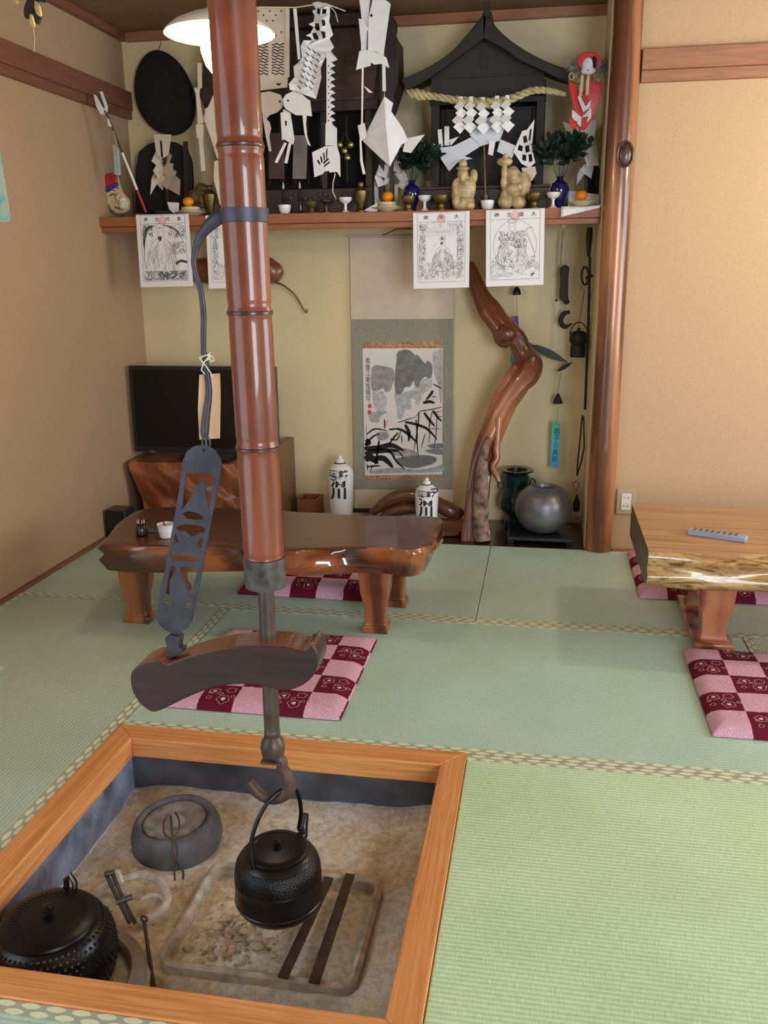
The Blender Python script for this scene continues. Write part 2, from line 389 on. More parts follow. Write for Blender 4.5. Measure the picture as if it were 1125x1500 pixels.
# socket
a, b = pt(904, 717, YR), pt(928, 753, YR)
so = thing('wall_socket', 'beige double wall socket plate at the foot of the wall right of the post', 'socket', ((a.x + b.x) / 2 + .01, YR - .004, .163))
obj('plate', MB().box(.332, .412, YR - .008, YR - .0005, .163, .275), plain('socket_plate', (186, 170, 140), .5, var=0), so, bevel=.003)
obj('outlet', MB().box(.352, .392, YR - .0115, YR - .008, .182, .256), plain('socket_white', (236, 234, 228), .4, var=0), so, bevel=.002)
sl = MB()
for zz in (.2, .238):
    for dx in (-.008, .008): sl.box(.372 + dx - .0012, .372 + dx + .0012, YR - .0122, YR - .0114, zz - .005, zz + .005)
obj('slot', sl, INK, so)
# ---------------------------------------------------------------- sunken hearth
HW = wood('hearth_frame_wood', (192, 122, 66), (232, 168, 106), 'x', 85, .42, bs=.05, mid=(214, 144, 84), stretch=.035, con=.04)
HWY = wood('hearth_frame_wood_side', (192, 122, 66), (232, 168, 106), 'y', 85, .42, bs=.05, mid=(214, 144, 84), stretch=.035, con=.04)
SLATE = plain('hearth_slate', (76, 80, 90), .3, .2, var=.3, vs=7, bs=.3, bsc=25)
hx0, hx1, hy0, hy1 = -1.108, -.157, 1.115, 2.037
ix0, ix1, iy0, iy1 = -1.042, -.219, 1.178, 1.968
SLATE_LIT = plain('hearth_slate_window_lit', (118, 128, 152), .4, .1, var=.35, vs=9, bs=.3, bsc=25)  # left wall only: window light put into a paler, bluer slate
hearth = thing('sunken_hearth', 'square sunken hearth with pale wooden frame and slate sides full of ash', 'hearth', (-.63, 1.57, -.25))
def fr(a, b, c, d, mt):
    o = obj('frame_board', MB().prism([(*a, -.05), (*b, -.05), (*c, -.05), (*d, -.05)], (0, 0, .056)), mt, hearth, bevel=.003)
e = .0006
fr((hx0, hy1), (hx1, hy1), (ix1 + e, iy1), (ix0 - e, iy1), HW); fr((hx0, hy0), (hx1, hy0), (ix1 + e, iy0), (ix0 - e, iy0), HW)
fr((hx0 + .0, hy0 + e), (hx0, hy1 - e), (ix0, iy1), (ix0, iy0), HWY); fr((hx1, hy0 + e), (hx1, hy1 - e), (ix1, iy1), (ix1, iy0), HWY)
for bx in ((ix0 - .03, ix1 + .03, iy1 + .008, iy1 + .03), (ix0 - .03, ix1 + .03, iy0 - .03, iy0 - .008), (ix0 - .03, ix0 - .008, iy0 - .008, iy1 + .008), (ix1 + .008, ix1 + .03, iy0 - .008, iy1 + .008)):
    obj('slate_wall', MB().box(*bx, -.26, -.045), SLATE_LIT if bx[1] < -1 else SLATE, hearth)
def nz(x, y, s, sd=0): 
    from mathutils import noise as N
    return N.noise(Vector((x * s + sd, y * s, sd * 1.3)))
def sst(a, b, x):
    t = max(0, min(1, (x - a) / (b - a))); return t * t * (3 - 2 * t)
def ashz(x, y):
    z = -.155 + .006 * nz(x, y, 6) + .003 * nz(x, y, 22, 3) + .0012 * nz(x, y, 80, 5)
    z -= .012 * sst(-.93, -1.05, x)
    z += .018 * sst(-.36, -.22, x)
    z += .02 * sst(1.86, 1.97, y)
    inx = sst(-.74, -.70, x) * sst(-.30, -.335, x); iny = sst(1.36, 1.40, y) * sst(1.72, 1.69, y)
    z -= .012 * inx * iny
    d = math.hypot(x + .56, (y - 1.53)); z += .02 * math.exp(-(d / .09) ** 2)
    z -= .035 * sst(1.375, 1.35, y) * sst(1.31, 1.335, y) * inx
    z -= .02 * math.exp(-(((x + .80) / .03) ** 2 + ((y - 1.63) / .016) ** 2))
    return z
am, nt, b_, L = newmat('ash_and_sand')
v = coords(nt); n1 = noise(nt, v, 5, 5, .6); n2 = noise(nt, v, 60, 4, .7)
c1 = ramp(nt, n1, [(.38, (206, 186, 152)), (.5, (230, 216, 192)), (.6, (232, 228, 220))]); c2 = ramp(nt, n2, [(.3, (205, 200, 195)), (.6, (255, 255, 255))])
mu = nt.nodes.new('ShaderNodeMix'); mu.data_type = 'RGBA'; mu.blend_type = 'MULTIPLY'; mu.inputs[0].default_value = 1; L.new(c1, mu.inputs[6]); L.new(c2, mu.inputs[7]); L.new(mu.outputs[2], b_.inputs['Base Color'])
b_.inputs['Roughness'].default_value = .95; bump(nt, b_, n2, .9, .006)
ash = obj('ash_bed', MB().grid(lambda u, v: Vector((ix0 - .007 + u * (ix1 - ix0 + .014), iy0 - .007 + v * (iy1 - iy0 + .014), ashz(ix0 + u * (ix1 - ix0), iy0 + v * (iy1 - iy0)))), 150, 140), am, hearth)
ash['kind'] = 'stuff'
gm = plain('ash_lumps', (176, 158, 130), .95, var=.2, vs=40, bs=.5, bsc=90)
gr = MB()
for k in range(230):
    g = random.gauss; x = g(-.585, .055); y = g(1.50, .045); r = random.choice([.003, .004, .004, .005, .006, .009])
    if not (-.70 < x < -.5 and 1.41 < y < 1.64): continue
    gr.ball((x, y, ashz(x, y) + r * .2), (r * random.uniform(.8, 1.4), r, r * .75), 7)
o = obj('ash_lump', gr, gm, hearth, ang=20); o['kind'] = 'stuff'
for (u, v_, r) in ((375, 1386, .012), (318, 1357, .011), (350, 1375, .008), (330, 1345, .009), (358, 1364, .009), (287, 1371, .008), (400, 1400, .007)):
    c = P(u, v_, 2, -.14); mb = MB().ball(c, (r * 1.3, r, r * .8), 9)
    mb.v = [p + Vector((nz(p.x, p.z, 60) * .004, nz(p.y, p.z, 60, 2) * .004, 0)) for p in mb.v]
    obj('lump', mb, gm, hearth)
# iron tray
def rrect(x0, x1, y0, y1, r, n=6):
    out = []
    for cx, cy, a0 in ((x1 - r, y1 - r, 0), (x0 + r, y1 - r, 90), (x0 + r, y0 + r, 180), (x1 - r, y0 + r, 270)):
        for k in range(n + 1):
            a = math.radians(a0 + 90 * k / n); out.append((cx + r * math.cos(a), cy + r * math.sin(a)))
    return out
TR = plain('ash_dusted_iron', (184, 174, 160), .9, var=.2, vs=30, bs=.6, bsc=120)
tray = thing('ash_tray_rim', 'rectangular ash-dusted iron rim set in the ash under the hanging kettle', 'tray', (-.52, 1.54, -.17))
zt = -.138
outer = rrect(-.724, -.314, 1.376, 1.707, .038); inner = rrect(-.707, -.331, 1.393, 1.690, .024)
rs = [[(x, y, -.185) for x, y in outer], [(x, y, zt - .003) for x, y in outer], [(x * .5 + a * .5, y * .5 + b * .5, zt + .003) for (x, y), (a, b) in zip(outer, inner)], [(x, y, zt - .003) for x, y in inner], [(x, y, -.185) for x, y in inner]]
obj('rim', MB().loft([[Vector(p) for p in r] for r in rs], close=True), TR, tray)
for (a, b, wd) in (((482, 1286), (414, 1432), .021), ((513, 1281), (460, 1440), .022)):
    pa, pb = P(*a, 2, zt + .012), P(*b, 2, zt + .009)
    obj('flat_iron_bar', MB().beam(pa, pb, wd, .006), RUST, label='rusty flat iron bar laid across the ash tray, ' + ('left of the two' if wd < .0215 else 'right of the two'), cat='iron bar', group='iron bars on the ash tray', bevel=.001)
# ---------------------------------------------------------------- hanging pot hook over the hearth
YJ = 1.5
BAM, nt, b_, L = newmat('smoked_bamboo')
v = coords(nt, (1, 1, .06)); n1 = noise(nt, v, 22, 5, .6); n2 = noise(nt, coords(nt), 9, 4, .6)
mx = nt.nodes.new('ShaderNodeMix'); mx.inputs[0].default_value = .45; L.new(n1, mx.inputs[2]); L.new(n2, mx.inputs[3])
L.new(ramp(nt, mx.outputs[0], [(.3, (70, 28, 14)), (.5, (122, 54, 26)), (.7, (158, 80, 44))]), b_.inputs['Base Color'])
b_.inputs['Roughness'].default_value = .4; b_.inputs['Coat Weight'].default_value = .6; b_.inputs['Coat Roughness'].default_value = .05
NODEM = plain('bamboo_node', (66, 30, 20), .4, var=.2, coat=.4)
jz = thing('hearth_hook', 'smoked brown bamboo hearth hook hanging from the ceiling over the sunken hearth', 'pot hook', (-.499, YJ, .2))
def bx(z): return -.506 + (1.6 - z) * .0105
nodes_z = [1.90, 1.645, 1.397, 1.131, .896, .682]
prof = []
z = .672
def brad(z):
    r = .0370 + .0006 * z
    d = min(abs(z - q) for q in nodes_z); return r + .0014 * math.exp(-(d / .006) ** 2) - .0010 * math.exp(-((d - .013) / .006) ** 2)
rings = []
while z < ZC:
    near = min(abs(z - q) for q in nodes_z); r = brad(z)
    rings.append([Vector((bx(z) + r * math.cos(a), YJ + r * math.sin(a), z)) for a in [2 * math.pi * i / 40 for i in range(40)]])
    z += .002 if near < .024 else .02
obj('bamboo_tube', MB().loft(rings), BAM, jz)
for q in nodes_z[:5]:
    r = brad(q) + .0002; obj('node', MB().lathe([(r - .002, -.0045), (r + .0006, -.002), (r + .0004, 0), (r + .0006, .002), (r - .002, .0045)], (bx(q), YJ, q), 40), NODEM, jz)
STEEL = plain('dull_steel', (86, 82, 80), .5, .6, var=.35, vs=35, bs=.2, bsc=60)
obj('end_band', MB().lathe([(.030, .632), (.037, .633), (.0385, .64), (.0382, .668), (.040, .676), (.0392, .69), (.036, .692)], (bx(.65), YJ, 0), 36), STEEL, jz)
ROD = plain('dark_iron_rod', (84, 72, 66), .45, .55, var=.25, vs=25, bs=.15)
def rx(z): return -.497 + (z - .32) * .004
obj('rod', MB().loft([[Vector((rx(z) + .0152 * math.cos(a), YJ + .0152 * math.sin(a), z)) for a in [2 * math.pi * i / 20 for i in range(20)]] for z in (.315, .45, .6, .64)]), ROD, jz)
obj('rod_end', MB().lathe([(.012, .276), (.022, .282), (.0245, .296), (.0215, .312), (.014, .322), (.016, .325), (.016, .332), (.0152, .335)], (-.497, YJ, 0), 24), ROD, jz)
hp = smoothpath([tuple(pt(u, v, YJ)) + (r,) for u, v, r in ((401, 1104, .010), (412, 1114, .011), (414, 1126, .012), (422, 1140, .0135), (424, 1154, .0135), (414, 1166, .0125), (398, 1170, .0115), (382, 1164, .0115), (370, 1152, .0115), (364, 1144, .010))], 5)
obj('hook', MB().tube([q[:3] for q in hp], [q[3] for q in hp], 12, up=(0, 1, 0)), IRON_B, jz)
a, b = pt(384, 1113, YJ), pt(416, 1113, YJ)
obj('hook_plate', MB().box(a.x, b.x, YJ - .014, YJ + .014, a.z - .002, a.z + .003), IRON_B, jz, bevel=.001)
# iron band on the bamboo and its strap
zb = pt(350, 316, YJ).z
obj('strap_band', MB().lathe([(.0385, -.0115), (.0412, -.011), (.0412, .011), (.0385, .0115)], (bx(zb), YJ, zb), 40), IRON_P, jz)
sp = smoothpath([(332, 316, 9), (318, 320, 11), (303, 334, 9), (291, 352, 6.5), (284, 378, 5), (286, 398, 4.5), (294, 425, 5), (298, 460, 5), (298, 490, 5), (298, 520, 4.5)], 6)
yv = YJ - .012
obj('strap', MB().tube([pt(u, v, yv) for u, v, r in sp], [r * 1.42 / F_PX for u, v, r in sp], 10, flat=.5, up=(0, 1, 0)), IRON_P, jz)
sp = smoothpath([(299, 516, 4.5), (303, 545, 5), (306, 575, 5.5), (302, 610, 6.5), (300, 632, 7), (301, 641, 5)], 5)
obj('twisted_bar', MB().tube([pt(u, v, yv) for u, v, r in sp], [r * 1.5 / F_PX for u, v, r in sp], 10, flat=.7, up=(0, 1, 0)), IRON_P, jz)
lk = MB()
for c in ((299, 649), (305, 649)):
    q = pt(*c, yv); lk.tube([q + Vector((.0035 * math.cos(a), 0, .011 * math.sin(a))) for a in [i * math.pi / 6 for i in range(12)]], .0016, 6, True)
obj('link', lk, IRON_P, jz)
# pierced iron plate with sake flask, lattice and gourd
def zz3(pts): return [(170 + x / 3.1257, 620 + y / 3.125) for x, y in pts]
po = zz3([(395, 98), (425, 104), (455, 125), (478, 160), (484, 190), (478, 240), (440, 430), (395, 680), (350, 900), (330, 935), (300, 955), (262, 960), (225, 945), (195, 915), (186, 890), (200, 800), (240, 590), (290, 310), (308, 170), (325, 130), (355, 106)])
holes = [zz3(h) for h in (
    [(322, 228), (345, 222), (440, 232), (446, 250), (428, 400), (412, 330), (408, 300), (420, 262), (388, 265), (368, 285), (345, 340), (300, 400)],
    [(302, 412), (335, 400), (370, 408), (395, 424), (405, 440), (360, 442), (325, 438)],
    [(285, 470), (310, 460), (375, 465), (408, 478), (408, 500), (385, 500), (348, 520), (320, 495), (290, 492), (276, 480)],
    [(270, 500), (280, 515), (290, 540), (270, 562), (262, 560)], [(400, 520), (392, 590), (370, 560), (380, 535)],
    [(258, 585), (280, 600), (320, 590), (350, 610), (388, 618), (384, 630), (330, 634), (260, 625), (252, 610)],
    [(250, 655), (270, 652), (275, 668), (262, 690), (248, 720), (246, 790), (262, 830), (252, 838), (225, 830), (220, 815)],
    [(296, 655), (375, 662), (368, 700), (350, 790), (335, 785), (322, 755), (310, 715), (298, 690)],
    [(340, 800), (350, 795), (345, 835), (335, 850), (310, 850), (320, 835)],
    [(395, 118), (408, 116), (410, 126), (400, 130)])]
def pfn(a, b): return pt(a, b, YJ - .012)
shape('pierced_plate', po, holes, pfn, (0, .004, 0), IRON_P, jz, smooth=False)
lk = MB(); q = pt(254, 935, yv); lk.tube([q + Vector((.004 * math.cos(a), 0, .013 * math.sin(a))) for a in [i * math.pi / 6 for i in range(12)]], .002, 6, True)
obj('link', lk, IRON_P, jz)
br = zz3([(222, 985), (240, 980), (250, 972), (280, 975), (292, 985), (288, 1015), (285, 1030), (305, 1035), (302, 1052), (225, 1092), (218, 1080), (235, 1060), (232, 1030), (228, 1010)])
obj('lever_bracket', MB().px(br, YJ - .022, .022), IRON_P, jz, bevel=.001)
# wooden lever
LEV = wood('lever_wood', (38, 22, 26), (64, 38, 40), 'x', 40, .38, coat=.2, bs=.08); LEVT = wood('lever_top', (92, 46, 24), (146, 86, 48), 'x', 20, .25, coat=.6)
lo = zz3([(65, 1165), (72, 1138), (100, 1110), (145, 1092), (185, 1086), (212, 1092), (235, 1103), (330, 1068), (450, 1038), (560, 1021), (680, 1016), (780, 1023), (850, 1040), (875, 1028), (898, 1012), (915, 1040), (926, 1080), (920, 1120), (900, 1160), (860, 1196), (800, 1222), (740, 1222), (690, 1208), (620, 1197), (540, 1197), (440, 1212), (340, 1250), (250, 1292), (180, 1322), (140, 1310), (100, 1272), (72, 1220)])
lo = smoothpath(lo + [lo[0]], 3)[:-1]
lev = obj('lever', MB().px(lo, YJ - .042, .07), LEV, jz, bevel=.0025)
lev.data.materials.append(LEVT)
for p in lev.data.polygons:
    if p.normal.z > .5: p.material_index = 1
# paper tag tied to the strap
tg = thing('paper_tag', 'plain peach paper tag tied with string to the iron strap by the bamboo', 'tag', tuple(pt(307, 643, YJ + .004)))
tgm = plain('tag_card', (222, 178, 140), .8, var=.04)
obj('card', MB().px([(292, 549), (322, 547), (323, 580), (322, 642), (292, 644), (290, 600)], YJ + .003, .001), tgm, tg, smooth=False)
STRING = plain('white_string', (225, 218, 200), .8, var=0)
st = MB()
for pts in (((292, 524), (300, 534), (308, 545), (311, 552)), ((308, 520), (298, 532), (295, 542), (300, 548)), ((293, 524), (302, 520), (309, 523), (303, 528)), ((304, 519), (311, 522), (314, 528), (309, 530)), ((305, 521), (308, 516), (305, 524), (311, 529))):
    st.tube([pt(u, v, YJ - .02) for u, v in pts], .0011, 6)
obj('string', st, STRING, tg)
# hanging kettle
def iron_bumps(name, sc, col=(12, 12, 15)):
    m, nt, b, L = newmat(name); v = coords(nt)
    vo = nt.nodes.new('ShaderNodeTexVoronoi'); vo.inputs['Scale'].default_value = sc; L.new(v, vo.inputs['Vector'])
    b.inputs['Base Color'].default_value = lin(col); b.inputs['Metallic'].default_value = .4; b.inputs['Roughness'].default_value = .3
    bump(nt, b, vo.outputs['Distance'], .5, .0014); return m
KX, KY, KZ = -.4985, 1.5, -.073
k = thing('iron_kettle', 'black cast iron kettle hanging from the hook over the ash', 'kettle', (KX, KY, KZ))
BLK = plain('cast_iron_black', (9, 9, 11), .3, .1, var=.2, vs=30, bs=.25, bsc=250, bd=.001)
pr = [(.004, 0), (.062, 0), (.078, .008), (.0875, .022), (.0895, .04), (.089, .062), (.0885, .078), (.0895, .080), (.0885, .083), (.087, .098), (.084, .110), (.077, .122), (.068, .130), (.062, .134), (.060, .1345)]
obj('body', MB().lathe(pr, (KX, KY, KZ), 48), BLK, k)
obj('textured_band', MB().lathe([(.0893, .084), (.0878, .098), (.0848, .110), (.0778, .122), (.0755, .1235)], (KX, KY, KZ), 48, cap=False), iron_bumps('kettle_pebbled_band', 420), k, label='finely pebbled shoulder band')
obj('relief_ring', MB().lathe([(.0892, .030), (.091, .031), (.0892, .033)], (KX, KY, KZ), 48, cap=False), BLK, k)
obj('lid', MB().lathe([(.064, .133), (.064, .138), (.061, .141), (.050, .143), (.048, .1415), (.030, .1435), (.012, .145), (.001, .145)], (KX, KY, KZ), 40), IRON, k)
obj('lid_knob', MB().lathe([(.004, .144), (.005, .148), (.009, .153), (.009, .157), (.004, .161), (.001, .162)], (KX, KY, KZ), 20), IRON, k)
hd = smoothpath([tuple(p) for p in (pt(376, 1284, 1.442), pt(369, 1262, 1.445), pt(368, 1235, 1.452), pt(376, 1205, 1.462), pt(392, 1176, 1.478), pt(412, 1158, 1.498), pt(430, 1152, 1.515), pt(438, 1168, 1.53), pt(441, 1190, 1.545), pt(438, 1212, 1.555))], 6)
obj('handle', MB().tube([q for q in hd], .0044, 10), BLK, k)
mb = MB(); c = pt(376, 1284, 1.436); mb.ball(c, (.006, .008, .009), 10); mb.ball(pt(439, 1213, 1.556), (.006, .006, .008), 10); obj('lug', mb, BLK, k)
spp = [pt(432, 1232, 1.56), pt(444, 1222, 1.58), pt(446, 1205, 1.59), pt(448, 1192, 1.595)]
obj('spout', MB().tube(spp, [.016, .011, .008, .0065], 12), BLK, k)
# hobnail kettle on the ceramic ring
cx, cy, cz = -.918, 1.335, -.09
k = thing('hobnail_iron_kettle', 'large black hobnail iron kettle standing on a ceramic ring in the hearth corner', 'kettle', (cx, cy, -.20))
prk = [(.05, -.115), (.085, -.105), (.108, -.075), (.1195, -.04), (.1215, -.005), (.117, .028), (.105, .05), (.094, .058), (.090, .060)]
obj('body', MB().lathe(prk, (cx, cy, cz), 56), BLK, k)
kn = MB()
import bisect
zs = [-.085 + i * .0105 for i in range(14)]
def kr(z):
    for (r0, a), (r1, b) in zip(prk, prk[1:]):
        if a <= z <= b: return r0 + (r1 - r0) * (z - a) / (b - a)
    return .09
for j, z in enumerate(zs):
    r = kr(z); n = 58
    for i in range(n):
        a = 2 * math.pi * (i + .5 * (j % 2)) / n
        if math.sin(a) > .75: continue
        c = Vector((cx + r * math.cos(a), cy + r * math.sin(a), cz + z)); d = Vector((math.cos(a), math.sin(a), .25)).normalized()
        x = d.cross(Vector((0, 0, 1))).normalized(); y = x.cross(d); s_ = .0042
        kn.add([c + x * s_, c + y * s_, c - x * s_, c - y * s_, c + d * .0048], [(0, 1, 4), (1, 2, 4), (2, 3, 4), (3, 0, 4)])
o = obj('hobnails', kn, BLK, k, ang=60); o['kind'] = 'stuff'
obj('lid', MB().lathe([(.0925, .058), (.094, .062), (.092, .066), (.086, .0685), (.07, .0715), (.04, .075), (.012, .077), (.001, .077)], (cx, cy, cz), 48), IRON, k)
ring = MB()
for rr in (.072, .066, .06, .054): 
    for i in range(int(rr * 700)):
        a = 2 * math.pi * i / int(rr * 700); ring.ball((cx + rr * math.cos(a), cy + rr * math.sin(a), cz + .0715 + (.072 - rr) * .1), .0018, 5)
o = obj('lid_studs', ring, IRON, k); o['kind'] = 'stuff'
obj('lid_knob', MB().lathe([(.006, .076), (.006, .083), (.012, .087), (.012, .092), (.005, .096), (.001, .0965)], (cx, cy, cz), 20), IRON, k)
mb = MB().tube([Vector((cx - .01, cy + .085, cz + .055)), Vector((cx - .012, cy + .092, cz + .085)), Vector((cx - .004, cy + .094, cz + .094)), Vector((cx + .006, cy + .092, cz + .08)), Vector((cx + .008, cy + .086, cz + .055))], .006, 8)
obj('handle_lug', mb, BLK, k)
CER = plain('grey_buff_ceramic', (158, 146, 134), .8, var=.15, vs=14, bs=.2, bsc=60)
ccx, ccy = -.885, 1.300
br_ = thing('ceramic_ring_stand', 'pale clay ring brazier half sunk in ash under the hobnail kettle', 'brazier', (ccx, ccy, -.24))
obj('ring', MB().loft([[Vector((ccx + r * math.cos(a), ccy + r * .97 * math.sin(a), z)) for a in [2 * math.pi * i / 48 for i in range(48)]] for r, z in ((.158, -.24), (.163, -.17), (.163, -.134), (.158, -.126), (.136, -.127), (.130, -.135), (.124, -.235))], close=True), CER, br_)
# grey clay pot upside down
gx, gy, gz = -.84, 1.775, -.172
gp = thing('grey_clay_fire_pot', 'squat grey clay fire extinguishing pot with recessed lid in the far hearth corner', 'pot', (gx, gy, gz))
G = plain('grey_clay', (82, 80, 84), .6, var=.3, vs=16, bs=.4, bsc=40); Rt = Matrix.Rotation(math.radians(-3), 3, 'Y') @ Matrix.Rotation(math.radians(3), 3, 'X') @ Matrix.Scale(.93, 3)
obj('body', MB().lathe([(.092, -.02), (.108, .005), (.118, .035), (.117, .062), (.108, .088), (.1, .098), (.094, .100), (.088, .097), (.084, .088), (.001, .085)], (gx, gy, gz), 44, R=Rt), G, gp)
obj('lid', MB().lathe([(.078, .083), (.08, .091), (.072, .095), (.050, .093), (.040, .088), (.028, .087), (.022, .093), (.016, .103), (.001, .104)], (gx, gy, gz), 40, R=Rt), plain('ash_dusted_lid', (122, 116, 110), .85, var=.22, vs=25, bs=.4, bsc=60), gp, label='ash-dusted recessed lid')
# thin fire tool leaning on the pot
ft = thing('fire_tongs', 'thin dark looped iron fire tool leaning on the grey clay pot', 'fire tool', tuple(P(265, 1290, 2, -.15)))
q = [(247, 1193, -.052), (240, 1203, -.054), (241, 1222, -.06), (253, 1228, -.06), (262, 1216, -.055), (262, 1200, -.052), (257, 1190, -.05)]
obj('loop', MB().tube([P(u, v, 2, z + .004) for u, v, z in smoothpath(q, 3)], .0024, 6), IRON_B, ft)
q = [(250, 1195, -.045), (253, 1228, -.05), (256, 1250, -.075), (262, 1268, -.11), (268, 1276, -.13), (268, 1288, -.15)]
obj('shaft', MB().tube([P(u, v, 2, z + .004) for u, v, z in smoothpath(q, 3)], .003, 6), IRON_B, ft)
q = [(257, 1230, -.055), (260, 1252, -.09), (256, 1272, -.13), (256, 1290, -.15)]
obj('prong', MB().tube([P(u, v, 2, z + .003) for u, v, z in smoothpath(q, 3)], .0024, 6), IRON_B, ft)
# horseshoe shaped iron and steel tube tool lying in the ash
hs = thing('iron_trivet_ring', 'rusty open iron ring half buried in the ash beside the hobnail kettle', 'trivet', tuple(P(200, 1310, 2, -.15)))
q = [(140, 1306, -.138), (165, 1292, -.128), (185, 1286, -.12), (208, 1281, -.118), (228, 1288, -.118), (241, 1302, -.12), (245, 1318, -.125), (238, 1332, -.132), (222, 1343, -.138), (204, 1350, -.145)]
obj('ring', MB().tube([P(u, v, 2, z) for u, v, z in smoothpath(q, 4)], .0095, 8), TR, hs)
q = [(206, 1318, -.13), (220, 1312, -.126), (235, 1314, -.124), (246, 1328, -.13)]
obj('prong', MB().tube([P(u, v, 2, z) for u, v, z in smoothpath(q, 4)], [.003] + [.005] * 12, 8), TR, hs)
obj('collar', MB().tube([P(172, 1277, 2, -.105), P(178, 1296, 2, -.12)], .008, 8), TR, hs)
tb = thing('steel_bolt_tongs', 'grey steel double rod tool leaning across the rusty iron ring', 'fire tool', tuple(P(200, 1352, 2, -.14)))
for d in (0, 1):
    obj('rod', MB().tube([P(156 + 9 * d, 1281, 2, -.095), P(172 + 8 * d, 1316, 2, -.115), P(190 + 8 * d, 1352, 2, -.14)], .0045, 8), STEEL, tb)
obj('cap', MB().tube([P(153, 1281, 2, -.09), P(168, 1277, 2, -.088)], .0058, 8), STEEL, tb); obj('clamp', MB().tube([P(170, 1322, 2, -.115), P(194, 1313, 2, -.11)], .006, 8), STEEL, tb)
pk = thing('poker', 'thin rusty iron poker stuck in the ash beside the ceramic ring', 'poker', tuple(P(226, 1448, 2, -.16)))
obj('shaft', MB().tube([P(211, 1350, 2, -.125), P(217, 1390, 2, -.14), P(226, 1448, 2, -.165)], [.0035, .004, .0045], 8), IRON_B, pk)
obj('eye', MB().tube([P(211, 1346, 2, -.12) + Vector((.007 * math.cos(a), 0, .007 * math.sin(a))) for a in [i * math.pi / 5 for i in range(10)]], .0022, 6, True), IRON_B, pk)
# ---------------------------------------------------------------- low tables
def slab(name, pts_top, z0, z1, mt, parent, wob=.008, under=.02, sd=0, sub=1):
    """live edge slab: closed top outline, waisted and knobbly edge"""
    o = smoothpath(pts_top + [pts_top[0]], 7)[:-1]; n = len(o)
    cx = sum(p[0] for p in o) / n; cy = sum(p[1] for p in o) / n; rings = []
    for (t, k) in ((0, -.03), (.0, -under * 1.0), (.18, -under * .3), (.4, .004), (.62, -.004), (.85, .004), (.96, .0), (1, -.006), (1, -.03)):
        r = []
        for x, y in o:
            d = Vector((x - cx, y - cy)).normalized(); q = k + wob * nz(x * 2.2 + t * 1.7, y * 2.2 + t * 3.1, 3.2, sd) * (1 if 0 < t < 1 else .5)
            r.append(Vector((x + d.x * q, y + d.y * q, z0 + (z1 - z0) * t)))
        rings.append(r)
    return obj(name, MB().loft(rings), mt, parent, ang=50)
T1 = wood('dark_table_wood', (58, 30, 22), (116, 64, 42), 'x', 24, .3, coat=.35, bs=.05, mid=(86, 46, 32), stretch=.15)
T1E = wood('dark_table_edge', (70, 34, 20), (150, 84, 44), 'x', 18, .16, coat=1, bs=.3, mid=(104, 54, 30), stretch=.4, rings=3, con=.05)
T1L = wood('table_leg_wood', (84, 44, 24), (156, 96, 56), 'z', 26, .28, coat=.5, bs=.05, con=.06, rings=5, mid=(122, 68, 38))
t1 = thing('low_table', 'dark lacquered low table with live edge slab behind the hanging hook', 'table', (-.9, 2.9, 0))
zt = .325
def tp(u, v, z=zt): q = P(u, v, 2, z); return (q.x, q.y)
top = [tp(147, 797), tp(200, 801), tp(300, 800), tp(380, 800), tp(440, 806), tp(520, 802), tp(570, 802), tp(605, 806), tp(628, 797), tp(640, 775), tp(645, 758), tp(560, 755), tp(450, 750), (-1.1, 3.13), (-1.45, 3.1), (-1.5, 2.95)]
tt = slab('tabletop', top, .232, zt, T1, t1, .018, .02, 1); tt.data.materials.append(T1E)
for p in tt.data.polygons:
    if abs(p.normal.z) < .8: p.material_index = 1
def leg(cx, cy, z1, mt, parent, w0, w1, w2, dpt, name='leg'):
    prof = [(0, w2), (.02, w2), (.026, w2 * .97), (.03, w2 * .84), (.05, w1), (.1, w1 * 1.08), (.15, w0 * .93), (z1 - .03, w0), (z1, w0)]
    rings = [[Vector((cx + sx * w_ / 2, cy + sy * w_ / 2 * dpt, z)) for sx, sy in ((-1, -1), (1, -1), (1, 1), (-1, 1))] for z, w_ in prof]
    return obj(name, MB().loft(rings), mt, parent, bevel=.006, ang=30)
for lx, ly in ((-.535, 2.80), (-1.385, 2.76), (-.51, 3.05), (-1.37, 3.06)): leg(lx, ly, .245, T1L, t1, .105, .07, .09, .75)
T2 = wood('light_table_wood', (138, 102, 70), (188, 148, 108), 'x', 40, .32, coat=.3, bs=.03, mid=(168, 122, 84), rings=0, stretch=.05, con=.05, dist=.6)
T2X = wood('light_table_sawn_end', (84, 66, 50), (120, 96, 70), 'y', 30, .5)
T2E = wood('light_table_edge', (104, 76, 46), (196, 164, 110), 'x', 16, .25, coat=.5, bs=.1, mid=(172, 134, 84), stretch=.3, dist=5, con=.12)
T2L = wood('light_table_leg', (112, 64, 44), (184, 118, 84), 'z', 24, .25, coat=.5, con=.06, rings=5, mid=(150, 90, 64))
t2 = thing('low_table_thick', 'pale thick slab low table with rippled live edge at the right', 'table', (1.1, 3.0, 0))
z1 = .36; a = P(950, 806, 2, z1); b = P(918, 737, 2, z1); c = P(1125, 808, 2, z1)
top = [(a.x, a.y + .0), (.55, a.y + .004), (.72, a.y + .012), (.95, a.y + .0), (1.3, a.y + .02), (1.6, a.y), (1.9, a.y + .02), (1.92, b.y), (1.5, b.y + .01), (1.0, b.y), (.7, b.y + .02), (b.x, b.y + .01), (b.x + .01, (a.y + b.y) / 2)]
